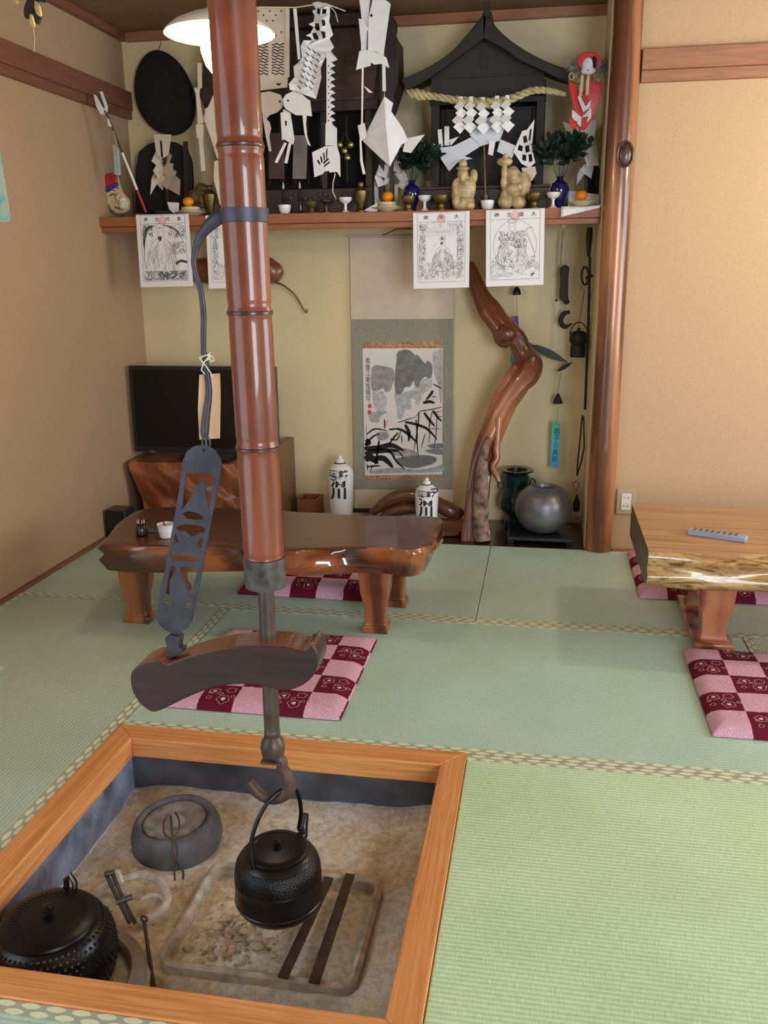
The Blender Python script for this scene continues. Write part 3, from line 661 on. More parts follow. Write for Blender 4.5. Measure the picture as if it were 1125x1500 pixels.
# straight sawn left end, rippled long edges
nX = 60; rings = []
for i in range(nX + 1):
    x = a.x + (1.9 - a.x) * i / nX; r = []
    for t, kk in ((0, .03), (0, .012), (.08, .002), (.16, -.004), (.26, -.009), (.36, -.008), (.46, .002), (.54, .003), (.62, -.004), (.74, -.008), (.86, -.004), (.95, .002), (1, .012)):
        r.append(Vector((x, a.y + kk + .012 * nz(x * 1.1, t * .9, 4, 2) + .012 * nz(x * .8, t * .28, 9, 4) + .004 * math.sin(t * 11 + 6 * x), z1 - .122 * (1 - t) - (.006 * nz(x, 0, 5, 9) if t < .1 else 0))))
    for t in (1, .8, .5, .2, 0): r.append(Vector((x, b.y + .0 + .012 * nz(x, t, 3, 6), z1 - .122 * (1 - t))))
    rings.append(r)
tb2 = obj('tabletop', MB().loft(rings), T2, t2, ang=50); tb2.data.materials.append(T2E); tb2.data.materials.append(T2X)
for p in tb2.data.polygons:
    if abs(p.normal.z) < .75: p.material_index = 2 if abs(p.normal.x) > .8 else 1
for lx in (.575, 1.65):
    for ly in (2.86, 3.16):
        leg(lx, ly, .25, T2L, t2, .115, .075, .10, .9)
    obj('foot_bar', MB().box(lx - .062, lx + .062, 2.785, 3.24, 0, .028), T2L, t2, bevel=.005)
# remote control
rc = thing('remote_control', 'silver grey remote control lying on the pale thick table', 'remote control', tuple(P(1050, 790, 2, z1)))
pa, pb = P(1008, 779, 2, z1 + .006), P(1094, 791, 2, z1 + .006); d = (pb - pa); nn = Vector((-d.y, d.x, 0)).normalized() * .019
GR = plain('silver_grey_plastic', (150, 160, 178), .4, var=.03)
obj('case', MB().prism([pa - nn - Vector((0, 0, .006)), pb - nn - Vector((0, 0, .006)), pb + nn - Vector((0, 0, .006)), pa + nn - Vector((0, 0, .006))], (0, 0, .018)), GR, rc, bevel=.004)
bt = MB()
for i in range(8):
    for j in (-1, 0, 1):
        c = pa + d * (.12 + .1 * i) + nn * j * .5 + Vector((0, 0, .0118)); bt.box(c.x - .0035, c.x + .0035, c.y - .003, c.y + .003, c.z, c.z + .0018)
o = obj('buttons', bt, plain('buttons_dark', (86, 92, 108), .5, var=0), rc); o['kind'] = 'stuff'
# ---------------------------------------------------------------- cushions
def cushion_mat(name, ox, oy, par=0):
    m, nt, b, L = newmat(name); v = coords(nt)
    mp = nt.nodes.new('ShaderNodeMapping'); mp.inputs['Location'].default_value = (ox, oy, 0); L.new(v, mp.inputs[0])
    dn = noise(nt, v, 60, 2); 
    sp = nt.nodes.new('ShaderNodeSeparateXYZ'); L.new(mp.outputs[0], sp.inputs[0])
    def M(op, x, y=None):
        n = nt.nodes.new('ShaderNodeMath'); n.operation = op; L.new(x, n.inputs[0])
        if y is not None:
            if hasattr(y, 'is_linked'): L.new(y, n.inputs[1])
            else: n.inputs[1].default_value = y
        return n.outputs[0]
    j = M('MULTIPLY', dn, .006)
    s = M('ADD', M('FLOOR', M('DIVIDE', M('ADD', sp.outputs[0], j), .104)), M('FLOOR', M('DIVIDE', M('ADD', sp.outputs[1], j), .111)))
    f = M('MODULO', M('ABSOLUTE', M('ADD', s, float(par))), 2.0); f = M('GREATER_THAN', f, .5)
    wn = noise(nt, coords(nt, (420, 420, 420), (0, 0, .8)), 1, 2)
    pk = ramp(nt, wn, [(.4, (194, 138, 160)), (.6, (226, 184, 202))]); bu = ramp(nt, wn, [(.3, (90, 16, 38)), (.7, (114, 28, 50))])
    mx = nt.nodes.new('ShaderNodeMix'); mx.data_type = 'RGBA'; L.new(f, mx.inputs[0]); L.new(bu, mx.inputs[6]); L.new(pk, mx.inputs[7]); L.new(mx.outputs[2], b.inputs['Base Color'])
    b.inputs['Roughness'].default_value = .9; b.inputs['Specular IOR Level'].default_value = .15; bump(nt, b, wn, .5, .0015); return m
PINK_L = plain('blossom_thread', (232, 190, 192), .85, var=0)
def cushion(x0, y0, label, par, h=.03, nx=5, ny=5, cell=(.104, .111), rot=0, flowers=True):
    W, H = nx * cell[0], ny * cell[1]
    t = thing('floor_cushion', label, 'cushion', (x0, y0, 0), 'checked floor cushions on the tatami')
    def top(u, v):
        e = min(u, 1 - u, v, 1 - v) * 2; k = min(1, e / .12) ** .5
        return .004 + (h - .004) * (k * (.8 + .2 * min(1, e / .5))) + .0015 * nz(u * 3, v * 3, 2, par)
    N = 30
    def fu(i): # edge-dense spacing
        return .5 - .5 * math.cos(math.pi * i)
    mb = MB().grid(lambda u, v: Vector((x0 + fu(u) * W, y0 + fu(v) * H, top(fu(u), fu(v)))), N, N)
    mb.grid(lambda u, v: Vector((x0 + fu(u) * W, y0 + fu(v) * H, .0015 + (.004 if min(u, 1 - u, v, 1 - v) <= 0 else 0) * .6)), N, N)
    # side strip
    per = [(i / N, 0) for i in range(N)] + [(1, i / N) for i in range(N)] + [(1 - i / N, 1) for i in range(N)] + [(0, 1 - i / N) for i in range(N)]
    mb.loft([[Vector((x0 + fu(u) * W, y0 + fu(v) * H, z)) for u, v in per] for z in (.0038, top(0, 0))], cap=False)
    obj('cover', mb, cushion_mat('checked_cushion_cover', 0, 0, par), t)
    if flowers:
        rib = MB(); wh = MB()
        rnd = random.Random(par * 7 + 3)
        for i in range(nx):
            for j in range(ny):
                if (i + j + par) % 2: continue
                cxx, cyy = x0 + (i + .5) * cell[0], y0 + (j + .5) * cell[1]
                for (dx, dy, r, kind) in ((-.022, .018, .017, 5), (.022, .022, .015, 5), (.012, -.022, .019, 5), (-.028, -.022, .007, 0), (.038, -.008, .006, 0), (-.036, .002, .005, 0), (.002, .002, .006, 0)):
                    dx += rnd.uniform(-.004, .004); dy += rnd.uniform(-.004, .004); a0 = rnd.uniform(0, 6); n = 30 if kind else 12; pts = []
                    for q in range(n + 1):
                        a = 2 * math.pi * q / n; rr = r * (.72 + .28 * abs(math.cos(2.5 * a)) ** .6) if kind else r
                        X, Y = cxx + dx + rr * math.cos(a + a0), cyy + dy + rr * .95 * math.sin(a + a0)
                        X = min(max(X, x0 + .006), x0 + W - .006); Y = min(max(Y, y0 + .006), y0 + H - .006)
                        pts.append((X, Y, top((X - x0) / W, (Y - y0) / H) + .0012))
                    tgt = rib
                    tgt.rib(pts, .0013, (0, 0, 1))
                    if kind and r > .016:
                        wh_ = [(cxx + dx + r * .35 * math.cos(2 * math.pi * q / 8), cyy + dy + r * .35 * math.sin(2 * math.pi * q / 8)) for q in range(8)]
                        rib.add([(X, Y, top((X - x0) / W, (Y - y0) / H) + .0013) for X, Y in wh_], [tuple(range(8))])
        obj('blossom_pattern', rib, PINK_L, t, smooth=False, kind='stuff')
        ci, cj = nx // 2, ny // 2; cxx, cyy = x0 + (ci + .5) * cell[0], y0 + (cj + .5) * cell[1]
        tf = MB()
        for dx, dy, r in ((-.018, .022, .006), (-.03, -.014, .005), (.026, -.004, .014), (.008, .006, .008), (.036, -.016, .008)):
            tf.ball((cxx + dx, cyy + dy, h + .0005), (r, r, .0035), 10)
        obj('white_tuft', tf, plain('white_thread_tuft', (245, 242, 240), .8, var=0), t)
    return t
cushion(-1.035, 2.152, 'pink and burgundy checked cushion on the tatami right behind the hearth', 1)
cushion(.475, 2.225, 'pink and burgundy checked cushion in front of the pale thick table', 1)
cushion(-1.125, 3.06, 'pink and burgundy checked cushion tucked beneath the dark low table', 0, h=.05, flowers=True)
cushion(.385, 3.245, 'checked cushion beyond the pale thick table near the far wall', 1, h=.035)
cushion(.955, 3.24, 'checked cushion half hidden behind the leg of the pale thick table', 0, h=.035)
# ---------------------------------------------------------------- prints hanging from the shelf edge
def quadfn(q, y):
    """unit square -> photo quad (TL,TR,BR,BL) on plane y; b runs down"""
    W = [pt(u, v, y) for u, v in q]
    return lambda a, b: (W[0] * (1 - a) + W[1] * a) * (1 - b) + (W[3] * (1 - a) + W[2] * a) * b
def figure_lines(fn, seed, cx, cy, sc, rib, tone=.010):
    """seated robed figure in woodcut line work, unit coordinates"""
    r = random.Random(seed)
    def ln(pts, w=.0011): rib.rib([fn(a, b) for a, b in smoothpath(pts, 4)], w)
    def arc(x, y, rx, ry, a0, a1, w=.0011): rib.rib([fn(x + rx * math.cos(math.radians(a0 + (a1 - a0) * k / 12)), y + ry * math.sin(math.radians(a0 + (a1 - a0) * k / 12))) for k in range(13)], w)
    arc(cx, cy - .20 * sc, .055 * sc, .05 * sc, 0, 360)
    arc(cx, cy - .26 * sc, .06 * sc, .05 * sc, 180, 360, .0016)
    ln([(cx - .07 * sc, cy - .255 * sc), (cx + .07 * sc, cy - .255 * sc)], .0014)
    for dx in (-.02, .02): ln([(cx + (dx - .008) * sc, cy - .21 * sc), (cx + (dx + .008) * sc, cy - .21 * sc)], .002)
    for s in (-1, 1):
        ln([(cx + s * .05 * sc, cy - .14 * sc), (cx + s * .14 * sc, cy - .08 * sc), (cx + s * .2 * sc, cy + .05 * sc), (cx + s * .24 * sc, cy + .2 * sc), (cx + s * .12 * sc, cy + .26 * sc), (cx, cy + .27 * sc)])
        for k in range(9):
            x = cx + s * (.03 + .02 * k) * sc; ln([(x, cy + (-.12 + .02 * k) * sc), (x + s * .03 * sc, cy + .03 * sc), (x + r.uniform(-.04, .05) * sc, cy + r.uniform(.12, .25) * sc)], .0009)
    for k in range(26):
        x, y = cx + r.gauss(0, .11) * sc, cy + .08 * sc + r.gauss(0, .09) * sc; ln([(x, y), (x + r.uniform(-.05, .05), y + .03), (x + r.uniform(-.07, .07), y + .05)], .0009)
def scribble(fn, r, x0, x1, y0, y1, n, rib, w=.0009, ln_=.03):
    for k in range(n):
        x, y = r.uniform(x0, x1), r.uniform(y0, y1); a = r.uniform(0, 6.3); pts = [(x, y)]
        for j in range(4):
            a += r.uniform(-1.1, 1.1); x += ln_ * math.cos(a) * .5; y += ln_ * math.sin(a) * .5
            pts.append((min(max(x, x0), x1), min(max(y, y0), y1)))
        rib.rib([fn(*p) for p in pts], w)
PRW = plain('print_paper', (232, 231, 238), .85, var=0)
def votive_print(label, q, title, kind, seed):
    y = 3.878; W = quadfn(q, y); off = Vector((0, -.0007, 0)); fn = lambda a, b: W(a, b) + off; fn2 = lambda a, b: W(a, b) + off * 2
    t = thing('votive_print', label, 'print', tuple(W(.5, 1)), 'paper prints hanging from the shelf edge')
    mb = MB(); n = 10
    ring = [W(0, j / n) for j in range(n + 1)]
    mb.prism([W(0, 0), W(1, 0), W(1, 1), W(0, 1)], (0, .0009, 0)); obj('sheet', mb, PRW, t, smooth=False)
    r = random.Random(seed); ink = MB(); A, B = .075, .915
    for p in ([(A, .01), (A, B)], [(1 - A, .01), (1 - A, B)], [(A, B), (1 - A, B)], [(A, .125), (1 - A, .125)], [(A, .01), (1 - A, .01)]): ink.rib([fn(*a) for a in p], .0012)
    if kind == 'tree':
        for k in range(5): ink.rib([fn(a, b) for a, b in smoothpath([(.36 - .02 * k, .15), (.22 - .015 * k, .2), (.15 - .01 * k, .34), (.12, .5), (.11, .62), (.14, .74)], 4)], .0022)
        for k in range(8): ink.rib([fn(a, b) for a, b in smoothpath([(.5, .14), (.62 + .02 * k, .16 + .01 * k), (.74 + .015 * k, .2 + .02 * k), (.8 + .012 * k, .26 + .02 * k)], 4)], .0015)
        scribble(fn, r, .1, .3, .14, .3, 60, ink, .0014); scribble(fn, r, .6, .92, .14, .32, 60, ink, .0013)
        scribble(fn, r, .1, .9, .78, .9, 200, ink, .0013, .05)
        figure_lines(fn, seed, .45, .5, 1.25, ink); scribble(fn, r, .6, .9, .38, .55, 50, ink, .0009, .06)
        for k in range(5): ink.rib([fn(a, b) for a, b in ((.7, .66 + .01 * k), (.8, .625 + .008 * k), (.92, .65 + .006 * k))], .0022)
        ink.prism([fn(.39, .30), fn(.47, .30), fn(.46, .345), fn(.43, .37), fn(.4, .34)], (0, -.0002, 0))
    elif kind == 'hall':
        for k in range(3): ink.rib([fn(.2 + .6 * i / 10, .20 + .018 * k + .03 * math.sin(math.pi * i / 10)) for i in range(11)], .0008)
        for k in range(22): x = .2 + .6 * k / 21; ink.rib([fn(x, .25), fn(x, .32)], .0006)
        scribble(fn, r, .1, .22, .15, .88, 190, ink, .0008); scribble(fn, r, .78, .9, .15, .88, 190, ink, .0008); scribble(fn, r, .22, .8, .66, .88, 150, ink, .0008); scribble(fn, r, .12, .88, .13, .2, 60, ink, .0007)
        figure_lines(fn, seed, .53, .56, .8, ink)
        ink.prism([fn(.48, .395), fn(.54, .385), fn(.53, .42), fn(.5, .425)], (0, -.0002, 0)); ink.prism([fn(.5, .33), fn(.54, .33), fn(.54, .36), fn(.5, .36)], (0, -.0002, 0))
        for x in (.35, .62): ink.rib([fn(x + .05 * math.cos(a * .5), .8 + .045 * math.sin(a * .5)) for a in range(14)], .001)
    else:
        ink.rib([fn(.5 + .37 * math.cos(math.radians(a)), .47 + .335 * math.sin(math.radians(a))) for a in range(150, 395, 8)], .0011)
        figure_lines(fn, seed, .45, .45, 1.1, ink); scribble(fn, r, .22, .7, .28, .5, 110, ink, .0013)
        for c in ((.2, .78), (.8, .76)):
            for rr in (.12, .1, .07, .04): ink.rib([fn(c[0] + rr * math.cos(math.radians(a)), c[1] + rr * .7 * math.sin(math.radians(a))) for a in range(150, 400, 12)], .0008)
        ink.rib([fn(a, b) for a, b in smoothpath([(.66, .3), (.72, .25), (.8, .24)], 4)], .0018); ink.rib([fn(a, b) for a, b in ((.7, .32), (.78, .45), (.84, .58))], .0018)
        ink.rib([fn(a, b) for a, b in smoothpath([(.1, .86), (.14, .9), (.25, .87), (.4, .87), (.46, .84), (.42, .83), (.2, .86), (.1, .86)], 4)], .0014)
        ink.prism([fn(.78, .85), fn(.83, .83), fn(.85, .84), fn(.8, .88), fn(.78, .88)], (0, -.0002, 0))
        scribble(fn, r, .1, .9, .6, .85, 100, ink, .0007, .05)
    o = obj('print_ink', ink, INKG if kind != 'tree' else plain('print_ink', (66, 66, 74), .85, var=0), t, smooth=False); o['kind'] = 'stuff'
    d = (W(1, 0) - W(0, 0)); wd = d.length; ex = d.normalized(); ez = (W(0, 0) - W(0, 1)).normalized()
    c0 = fn2(.5, .07)
    cs = title.split()
    for k, ch_ in enumerate(cs):
        ck = fn2(.5 + (k - (len(cs) - 1) / 2) * (.21 if len(cs) == 4 else .27), .07)
        text('title_character', ch_, .02, lambda x, z: ck + ex * x + ez * z, INK, t, .0003)
    sm = MB()
    sc = (.5, .085)
    for k in range(3):
        rr = .06 - .02 * k; sm.rib([fn2(sc[0] + .07 * math.cos(math.radians(a)) * (1 - .3 * k), sc[1] + rr * math.sin(math.radians(a))) for a in range(0, 361, 30)], .0022)
    obj('red_seal', sm, plain('seal_pink', (232, 130, 128), .8, var=0), t, smooth=False)
    return t
votive_print('leftmost white print of a robed figure under a tree hanging from the shelf', [(199, 315), (276, 313), (283, 419), (206, 421)], '神  主  代  事', 'tree', 3)
votive_print('white print half hidden behind the bamboo tube under the shelf', [(301, 316), (376, 313), (382, 420), (306, 423)], '神    年    大', 'hall', 9)
votive_print('white print of a seated figure in a hall hanging over the scroll', [(605, 312), (688, 309), (687, 421), (606, 423)], '神    年    大', 'hall', 5)
votive_print('rightmost white print with figure in a round arch under the shelf', [(712, 308), (798, 305), (796, 417), (712, 420)], '神  主  國  大', 'arch', 6)
# ---------------------------------------------------------------- hanging scroll
sy = 4.243
scr = thing('hanging_scroll', 'hanging scroll with ink landscape of misty hills and reeds on the alcove wall', 'scroll', tuple(pt(590, 745, sy)))
Cc = plain('scroll_cream_silk', (216, 198, 178), .8, var=.03, vs=20); Cg = plain('scroll_grey_green_brocade', (148, 148, 134), .8, var=.08, vs=160); Cb = plain('scroll_brown_band', (172, 132, 98), .8, var=.25, vs=90)
Cp = plain('scroll_picture_paper', (224, 220, 218), .85, var=.03, vs=6)
obj('cream_panel', MB().px([(512, 348), (664, 348), (664, 746), (520, 746)], sy, .002), Cc, scr, smooth=False)
obj('brocade_mount', MB().px([(515, 468), (664, 467), (663, 717), (519, 717)], sy - .002, .0018), Cg, scr, smooth=False)
obj('band', MB().px([(531, 501), (649, 500), (649, 702), (534, 703)], sy - .0035, .0012), Cb, scr, smooth=False)
obj('picture', MB().px([(531, 510.5), (648.5, 510), (648, 695), (534.5, 696.5)], sy - .005, .0012), Cp, scr, smooth=False)
a, b = pt(508, 346, sy), pt(668, 346, sy); obj('top_rod', MB().tube([a, b], .004, 10), Cc, scr)
a, b = pt(514, 747, sy), pt(670, 747, sy); obj('roller', MB().tube([a + Vector((0, -.006, 0)), b + Vector((0, -.006, 0))], .011, 12), BROWNW, scr)
obj('cord', MB().tube([pt(558, 346, sy), pt(580, 336, sy), pt(600, 335, sy - .01), pt(615, 337, sy), pt(632, 346, sy)], .0022, 6), BROWNW, scr)
def z3(pts): return [(520 + x / 6.82, 490 + y / 6.82) for x, y in pts]
washes = [  # (outline in zoomed px, grey)
 ([(165, 330), (210, 305), (260, 310), (330, 325), (385, 350), (395, 420), (385, 480), (350, 560), (300, 575), (280, 540), (200, 570), (165, 540), (160, 430)], 150),
 ([(175, 560), (260, 560), (300, 600), (320, 660), (300, 740), (250, 780), (200, 740), (175, 660)], 190),
 ([(130, 790), (200, 770), (290, 760), (320, 780), (260, 810), (240, 870), (220, 885), (150, 865)], 165),
 ([(390, 600), (560, 560), (620, 500), (700, 440), (760, 440), (700, 560), (640, 660), (560, 640), (560, 740), (500, 760), (470, 840), (425, 835), (420, 740)], 178),
 ([(700, 440), (770, 430), (760, 530), (680, 600), (640, 700), (600, 700), (620, 600)], 185),
 ([(405, 600), (395, 500), (400, 380), (415, 260), (415, 200), (440, 165), (500, 150), (560, 165), (595, 205), (620, 200), (645, 225), (700, 290), (720, 260), (760, 285), (775, 330), (765, 420), (735, 440), (700, 420), (655, 470), (640, 520), (600, 515), (590, 460), (550, 520), (500, 525), (480, 570), (440, 600)], 122),
 ([(780, 180), (830, 158), (870, 170), (870, 660), (845, 640), (830, 500), (800, 430), (780, 300)], 176),
 ([(410, 1240), (520, 1215), (700, 1205), (800, 1225), (815, 1260), (760, 1300), (600, 1335), (480, 1320), (420, 1290)], 118),
 ([(690, 1160), (760, 1145), (870, 1150), (870, 1200), (760, 1190)], 130), ([(720, 1105), (790, 1092), (870, 1090), (870, 1140), (760, 1135)], 128),
 ([(300, 1120), (420, 1130), (560, 1150), (640, 1200), (500, 1215), (350, 1200)], 165), ([(160, 1350), (400, 1330), (600, 1350), (780, 1330), (868, 1300), (868, 1370), (500, 1380), (165, 1390)], 168),
 ([(215, 985), (260, 970), (330, 980), (330, 1040), (260, 1060), (225, 1040)], 150)]
for k, (o_, g) in enumerate(washes):
    o_ = smoothpath(z3(o_) + [z3(o_)[0]], 3)[:-1]
    o_ = [(u + .5 * nz(u, v, .5), v + .5 * nz(v, u, .5)) for u, v in o_]
    obj('ink_wash', MB().px(o_, sy - .0053 - .00008 * k, .0002), plain('ink_wash', (g, g, g + 3), .85, var=.12, vs=45), scr, smooth=False)
ink = MB()
def stroke(pts, w0, w1=None, y=sy - .0068):
    p = smoothpath(z3(pts), 4); n = len(p); w1 = w0 if w1 is None else w1
    ink.rib([pt(u, v, y) for u, v in p], [(w0 * math.sin(math.pi * min(1, (.15 + .85 * i / (n - 1)))) ** .7 + w1 * .3) * .0004 for i in range(n)])
for p, w in ([((780, 495), (830, 520), (868, 540)), 12], [((830, 485), (860, 480)), 6], [((780, 560), (755, 600), (710, 655)), 26], [((680, 685), (740, 670), (800, 685)), 30], [((770, 620), (812, 625)), 10],
  [((865, 725), (780, 745), (700, 760), (650, 770), (600, 830)), 9], [((780, 760), (820, 820), (868, 870)), 22], [((690, 780), (740, 850), (800, 920)), 26], [((610, 850), (620, 980), (620, 1080), (632, 1220)), 14], [((640, 780), (630, 900), (590, 1160)), 12],
  [((430, 880), (520, 850), (600, 825)), 9], [((500, 875), (580, 890), (700, 930), (760, 980), (820, 1050)), 26], [((740, 870), (745, 1000), (735, 1080)), 8], [((780, 760), (760, 820), (740, 960)), 8], [((820, 780), (810, 1000), (780, 1170)), 8],
  [((415, 940), (480, 960), (560, 1020), (620, 1085)), 26], [((500, 900), (540, 980), (535, 1070)), 32], [((465, 1010), (470, 1085)), 12], [((115, 1000), (180, 950), (240, 945), (330, 965)), 16], [((430, 980), (380, 1040), (330, 1110)), 18], [((350, 1040), (420, 1050), (460, 960)), 14],
  [((100, 1100), (180, 1020), (250, 990)), 18], [((95, 1140), (250, 1130), (360, 1105), (490, 1160)), 52], [((100, 1190), (180, 1170), (330, 1160), (440, 1160)), 46], [((110, 1050), (140, 1080), (100, 1110)), 46], [((100, 1250), (160, 1230), (230, 1290)), 70], [((200, 1240), (290, 1240), (380, 1330)), 56],
  [((320, 1150), (370, 1190), (410, 1260), (500, 1350)), 22], [((240, 1060), (230, 1150), (200, 1300)), 22], [((430, 1165), (470, 1210), (485, 1240)), 12], [((120, 1290), (130, 1370)), 10], [((180, 1300), (150, 1370)), 10], [((110, 900), (118, 1050)), 4], [((700, 990), (660, 1140)), 9], [((120, 1320), (260, 1310)), 18],
  [((860, 770), (760, 780)), 6], [((868, 820), (800, 820)), 6], [((750, 940), (868, 945)), 6], [((340, 950), (430, 940)), 18]): stroke(p, w)
ink.v = ink.v
o = obj('ink_reeds', ink, INK, scr, smooth=False); o['kind'] = 'stuff'
ink = MB(); stroke(((295, 850), (297, 900), (296, 945)), 14); obj('boatman', ink, plain('boatman_ink', (70, 40, 44), .8, var=0), scr, smooth=False)
ink = MB(); stroke(((330, 850), (305, 920)), 4); stroke(((285, 870), (300, 880)), 5)
for c in ((148, 715), (146, 775)): ink.px(z3([(c[0] - 17, c[1] - 20), (c[0] + 17, c[1] - 20), (c[0] + 17, c[1] + 20), (c[0] - 17, c[1] + 20)]), sy - .0066, .0002)
obj('red_seals', ink, STAMP, scr, smooth=False)
c0 = Vector(pt(*z3([(130, 455)])[0], sy - .0066))
text('inscription', '雨\n後\n江\n南\n宝\n瑶\n写', .031, lambda x, z: c0 + Vector((x * .8, 0, z)), INK, scr, .0003, line=.98)
# ---------------------------------------------------------------- driftwood pieces
DW = wood('polished_driftwood', (98, 54, 34), (180, 116, 74), 'z', 11, .3, coat=.5, stretch=.25, bs=.3, mid=(142, 84, 54), rings=1.5)
dw = thing('driftwood', 'tall twisted polished driftwood trunk leaning on the alcove wall', 'driftwood', (-.26, 3.95, 0))
tp_ = [(686, 385, 4.17, 7), (690, 400, 4.16, 10), (702, 432, 4.15, 12.5), (716, 456, 4.13, 15.5), (732, 476, 4.11, 15), (743, 489, 4.10, 19), (757, 497, 4.09, 14), (766, 515, 4.08, 14), (775, 530, 4.07, 20), (772, 545, 4.05, 22), (757, 562, 4.04, 21), (740, 588, 4.03, 19), (726, 620, 4.02, 18), (713, 650, 4.0, 17.5), (704, 680, 3.98, 17), (699, 715, 3.96, 17), (696, 750, 3.94, 17), (696, 778, 3.93, 20), (697, 793, 3.92, 22)]
sp = smoothpath(tp_, 6); rings = []
for i, (u, v, y, r) in enumerate(sp):
    c = pt(u, v, y); a_ = sp[max(i - 1, 0)]; b__ = sp[min(i + 1, len(sp) - 1)]; d = (pt(*b__[:3]) - pt(*a_[:3])).normalized()
    x = d.cross(Vector((0, 1, 0))).normalized(); yv_ = x.cross(d); R0 = r / F_PX * 3.95; ring = []
    for k in range(28):
        a = 2 * math.pi * k / 28; rr = R0 * (1 + .16 * math.sin(3 * a + i * .09) + .07 * math.sin(7 * a + i * .05) + .05 * nz(math.cos(a) * 2, i * .12, 2, 5))
        ring.append(c + x * rr * math.cos(a) + yv_ * rr * math.sin(a) * .85)
    rings.append([Vector((p.x, p.y, max(p.z, .001))) for p in ring])
tr_ = obj('trunk', MB().loft(rings), DW, dw)
c = pt(781, 532, 4.05); mb = MB().ball(c, (.03, .045, .05), 20); mb.v = [p + (p - c).normalized() * .006 * math.sin((p.z - c.z) * 260 + (p.x - c.x) * 90) for p in mb.v]; obj('burl', mb, DW, dw)
c = pt(742, 489, 4.08); mb = MB().ball(c, (.052, .05, .042), 20); mb.v = [p + (p - c).normalized() * .004 * math.sin((p.z - c.z) * 160 - (p.x - c.x) * 160) for p in mb.v]; obj('burl', mb, DW, dw)
q = smoothpath([(731, 612, 3.99, 8), (729, 640, 3.97, 5), (727, 658, 3.96, 6), (728, 672, 3.95, 5), (721, 684, 3.94, 5.5), (727, 696, 3.93, 5), (731, 706, 3.92, 3.5)], 4)
obj('side_branch', MB().tube([pt(*p[:3]) for p in q], [p[3] / F_PX * 3.9 for p in q], 10), DW, dw)
HO = plain('weathered_hollow', (104, 84, 74), .8, var=.55, vs=28, bs=.8, bsc=50)
q = smoothpath([(716, 640, 3.935, 3), (709, 665, 3.92, 7), (706, 700, 3.90, 10), (704, 740, 3.885, 12), (704, 770, 3.875, 12), (706, 792, 3.87, 12)], 5)
mb = MB().tube([pt(*p[:3]) for p in q], [p[3] / F_PX * 3.85 for p in q], 14, flat=.6, up=(0, 1, 0)); mb.v = [p + Vector((.005 * nz(p.x * 9, p.z * 4, 8), .004 * nz(p.z * 9, p.x, 9, 2), 0)) for p in mb.v]
obj('hollow_strip', mb, HO, dw, label='rough bare hollow down the lower trunk')
fw = thing('driftwood', 'low curved brown driftwood root lying behind the smaller sake bottle', 'driftwood', (-.5, 4.02, 0))
q = smoothpath([(545, 752, 4.02, 6), (562, 738, 4.02, 9), (585, 727, 4.02, 11), (610, 727, 4.02, 12), (640, 738, 4.0, 11), (660, 748, 3.99, 12), (674, 752, 4.02, 9)], 4)
DR = wood('dark_driftwood', (62, 34, 24), (120, 72, 46), 'x', 30, .35, coat=.4, bs=.3)
obj('root', MB().tube([pt(*p[:3]) for p in q], [p[3] / F_PX * 4.05 for p in q], 12), DR, fw)
q = smoothpath([(556, 762, 4.0, 7), (580, 748, 4.0, 9), (604, 745, 4.0, 8), (624, 752, 4.0, 7)], 4)
obj('root_branch', MB().tube([pt(*p[:3]) for p in q], [p[3] / F_PX * 4.05 for p in q], 10), DR, fw)
mb = MB().tube([pt(556, 760, 4.0), P(556, 792, 1, 4.0)], .02, 10); mb.v = [Vector((p.x, p.y, max(p.z, 0.001))) for p in mb.v]
obj('root_foot', mb, DR, fw, kind='stuff')
# ---------------------------------------------------------------- vases
GV = plain('graphite_glaze', (128, 130, 138), .38, .6, var=.2, vs=5)
vy = 3.985; c = pt(796, 740, vy); vx = c.x
stn = thing('vase_stand', 'flat black square board stand under the round grey vase', 'stand', (vx, vy, 0))
obj('stand_top', MB().box(vx - .155, vx + .135, vy - .12, vy + .11, .018, .034), plain('black_lacquer', (34, 36, 46), .3, var=0, coat=.4), stn, bevel=.003)
for dx in (-.14, .12):
    obj('foot', MB().box(vx + dx - .012, vx + dx + .012, vy - .10, vy + .09, .001, .018), plain('black_lacquer_foot', (28, 28, 34), .4, var=0), stn)
vz = thing('round_grey_vase', 'round metallic grey vase with small dark mouth on a black stand', 'vase', (vx, vy, .034))
obj('body', MB().lathe([(.045, .035), (.075, .044), (.105, .072), (.124, .108), (.1285, .142), (.124, .178), (.108, .212), (.085, .235), (.064, .246), (.056, .247), (.053, .243), (.053, .20), (.09, .15), (.06, .06)], (vx, vy, 0), 56), GV, vz)
GN = plain('dark_green_bronze', (34, 66, 66), .35, .5, var=.5, vs=22, coat=.4, bs=.2); 
gx2 = pt(757, 700, 4.175).x; g2 = thing('green_bronze_vase', 'dark green bronze vase with wide black rim and ring handles behind the grey vase', 'vase', (gx2, 4.175, 0))
obj('body', MB().lathe([(.055, .001), (.055, .03), (.035, .05), (.045, .06), (.078, .09), (.08, .13), (.068, .165), (.052, .185), (.055, .22), (.062, .245), (.052, .255)], (gx2, 4.175, 0), 36), GN, g2)
obj('rim', MB().lathe([(.048, .254), (.058, .262), (.078, .27), (.080, .277), (.074, .28), (.05, .276), (.045, .26)], (gx2, 4.175, 0), 36, cap=False), plain('black_glaze', (14, 16, 18), .15, var=0, coat=.6), g2, label='wide flat black rim')
for s in (-1, 1):
    c = Vector((gx2 + s * .075, 4.175, .205)); obj('handle', MB().tube([c + Vector((s * .014 * math.cos(a), 0, .03 * math.sin(a))) for a in [i * math.pi / 8 for i in range(16)]], .004, 8, True), GN, g2)
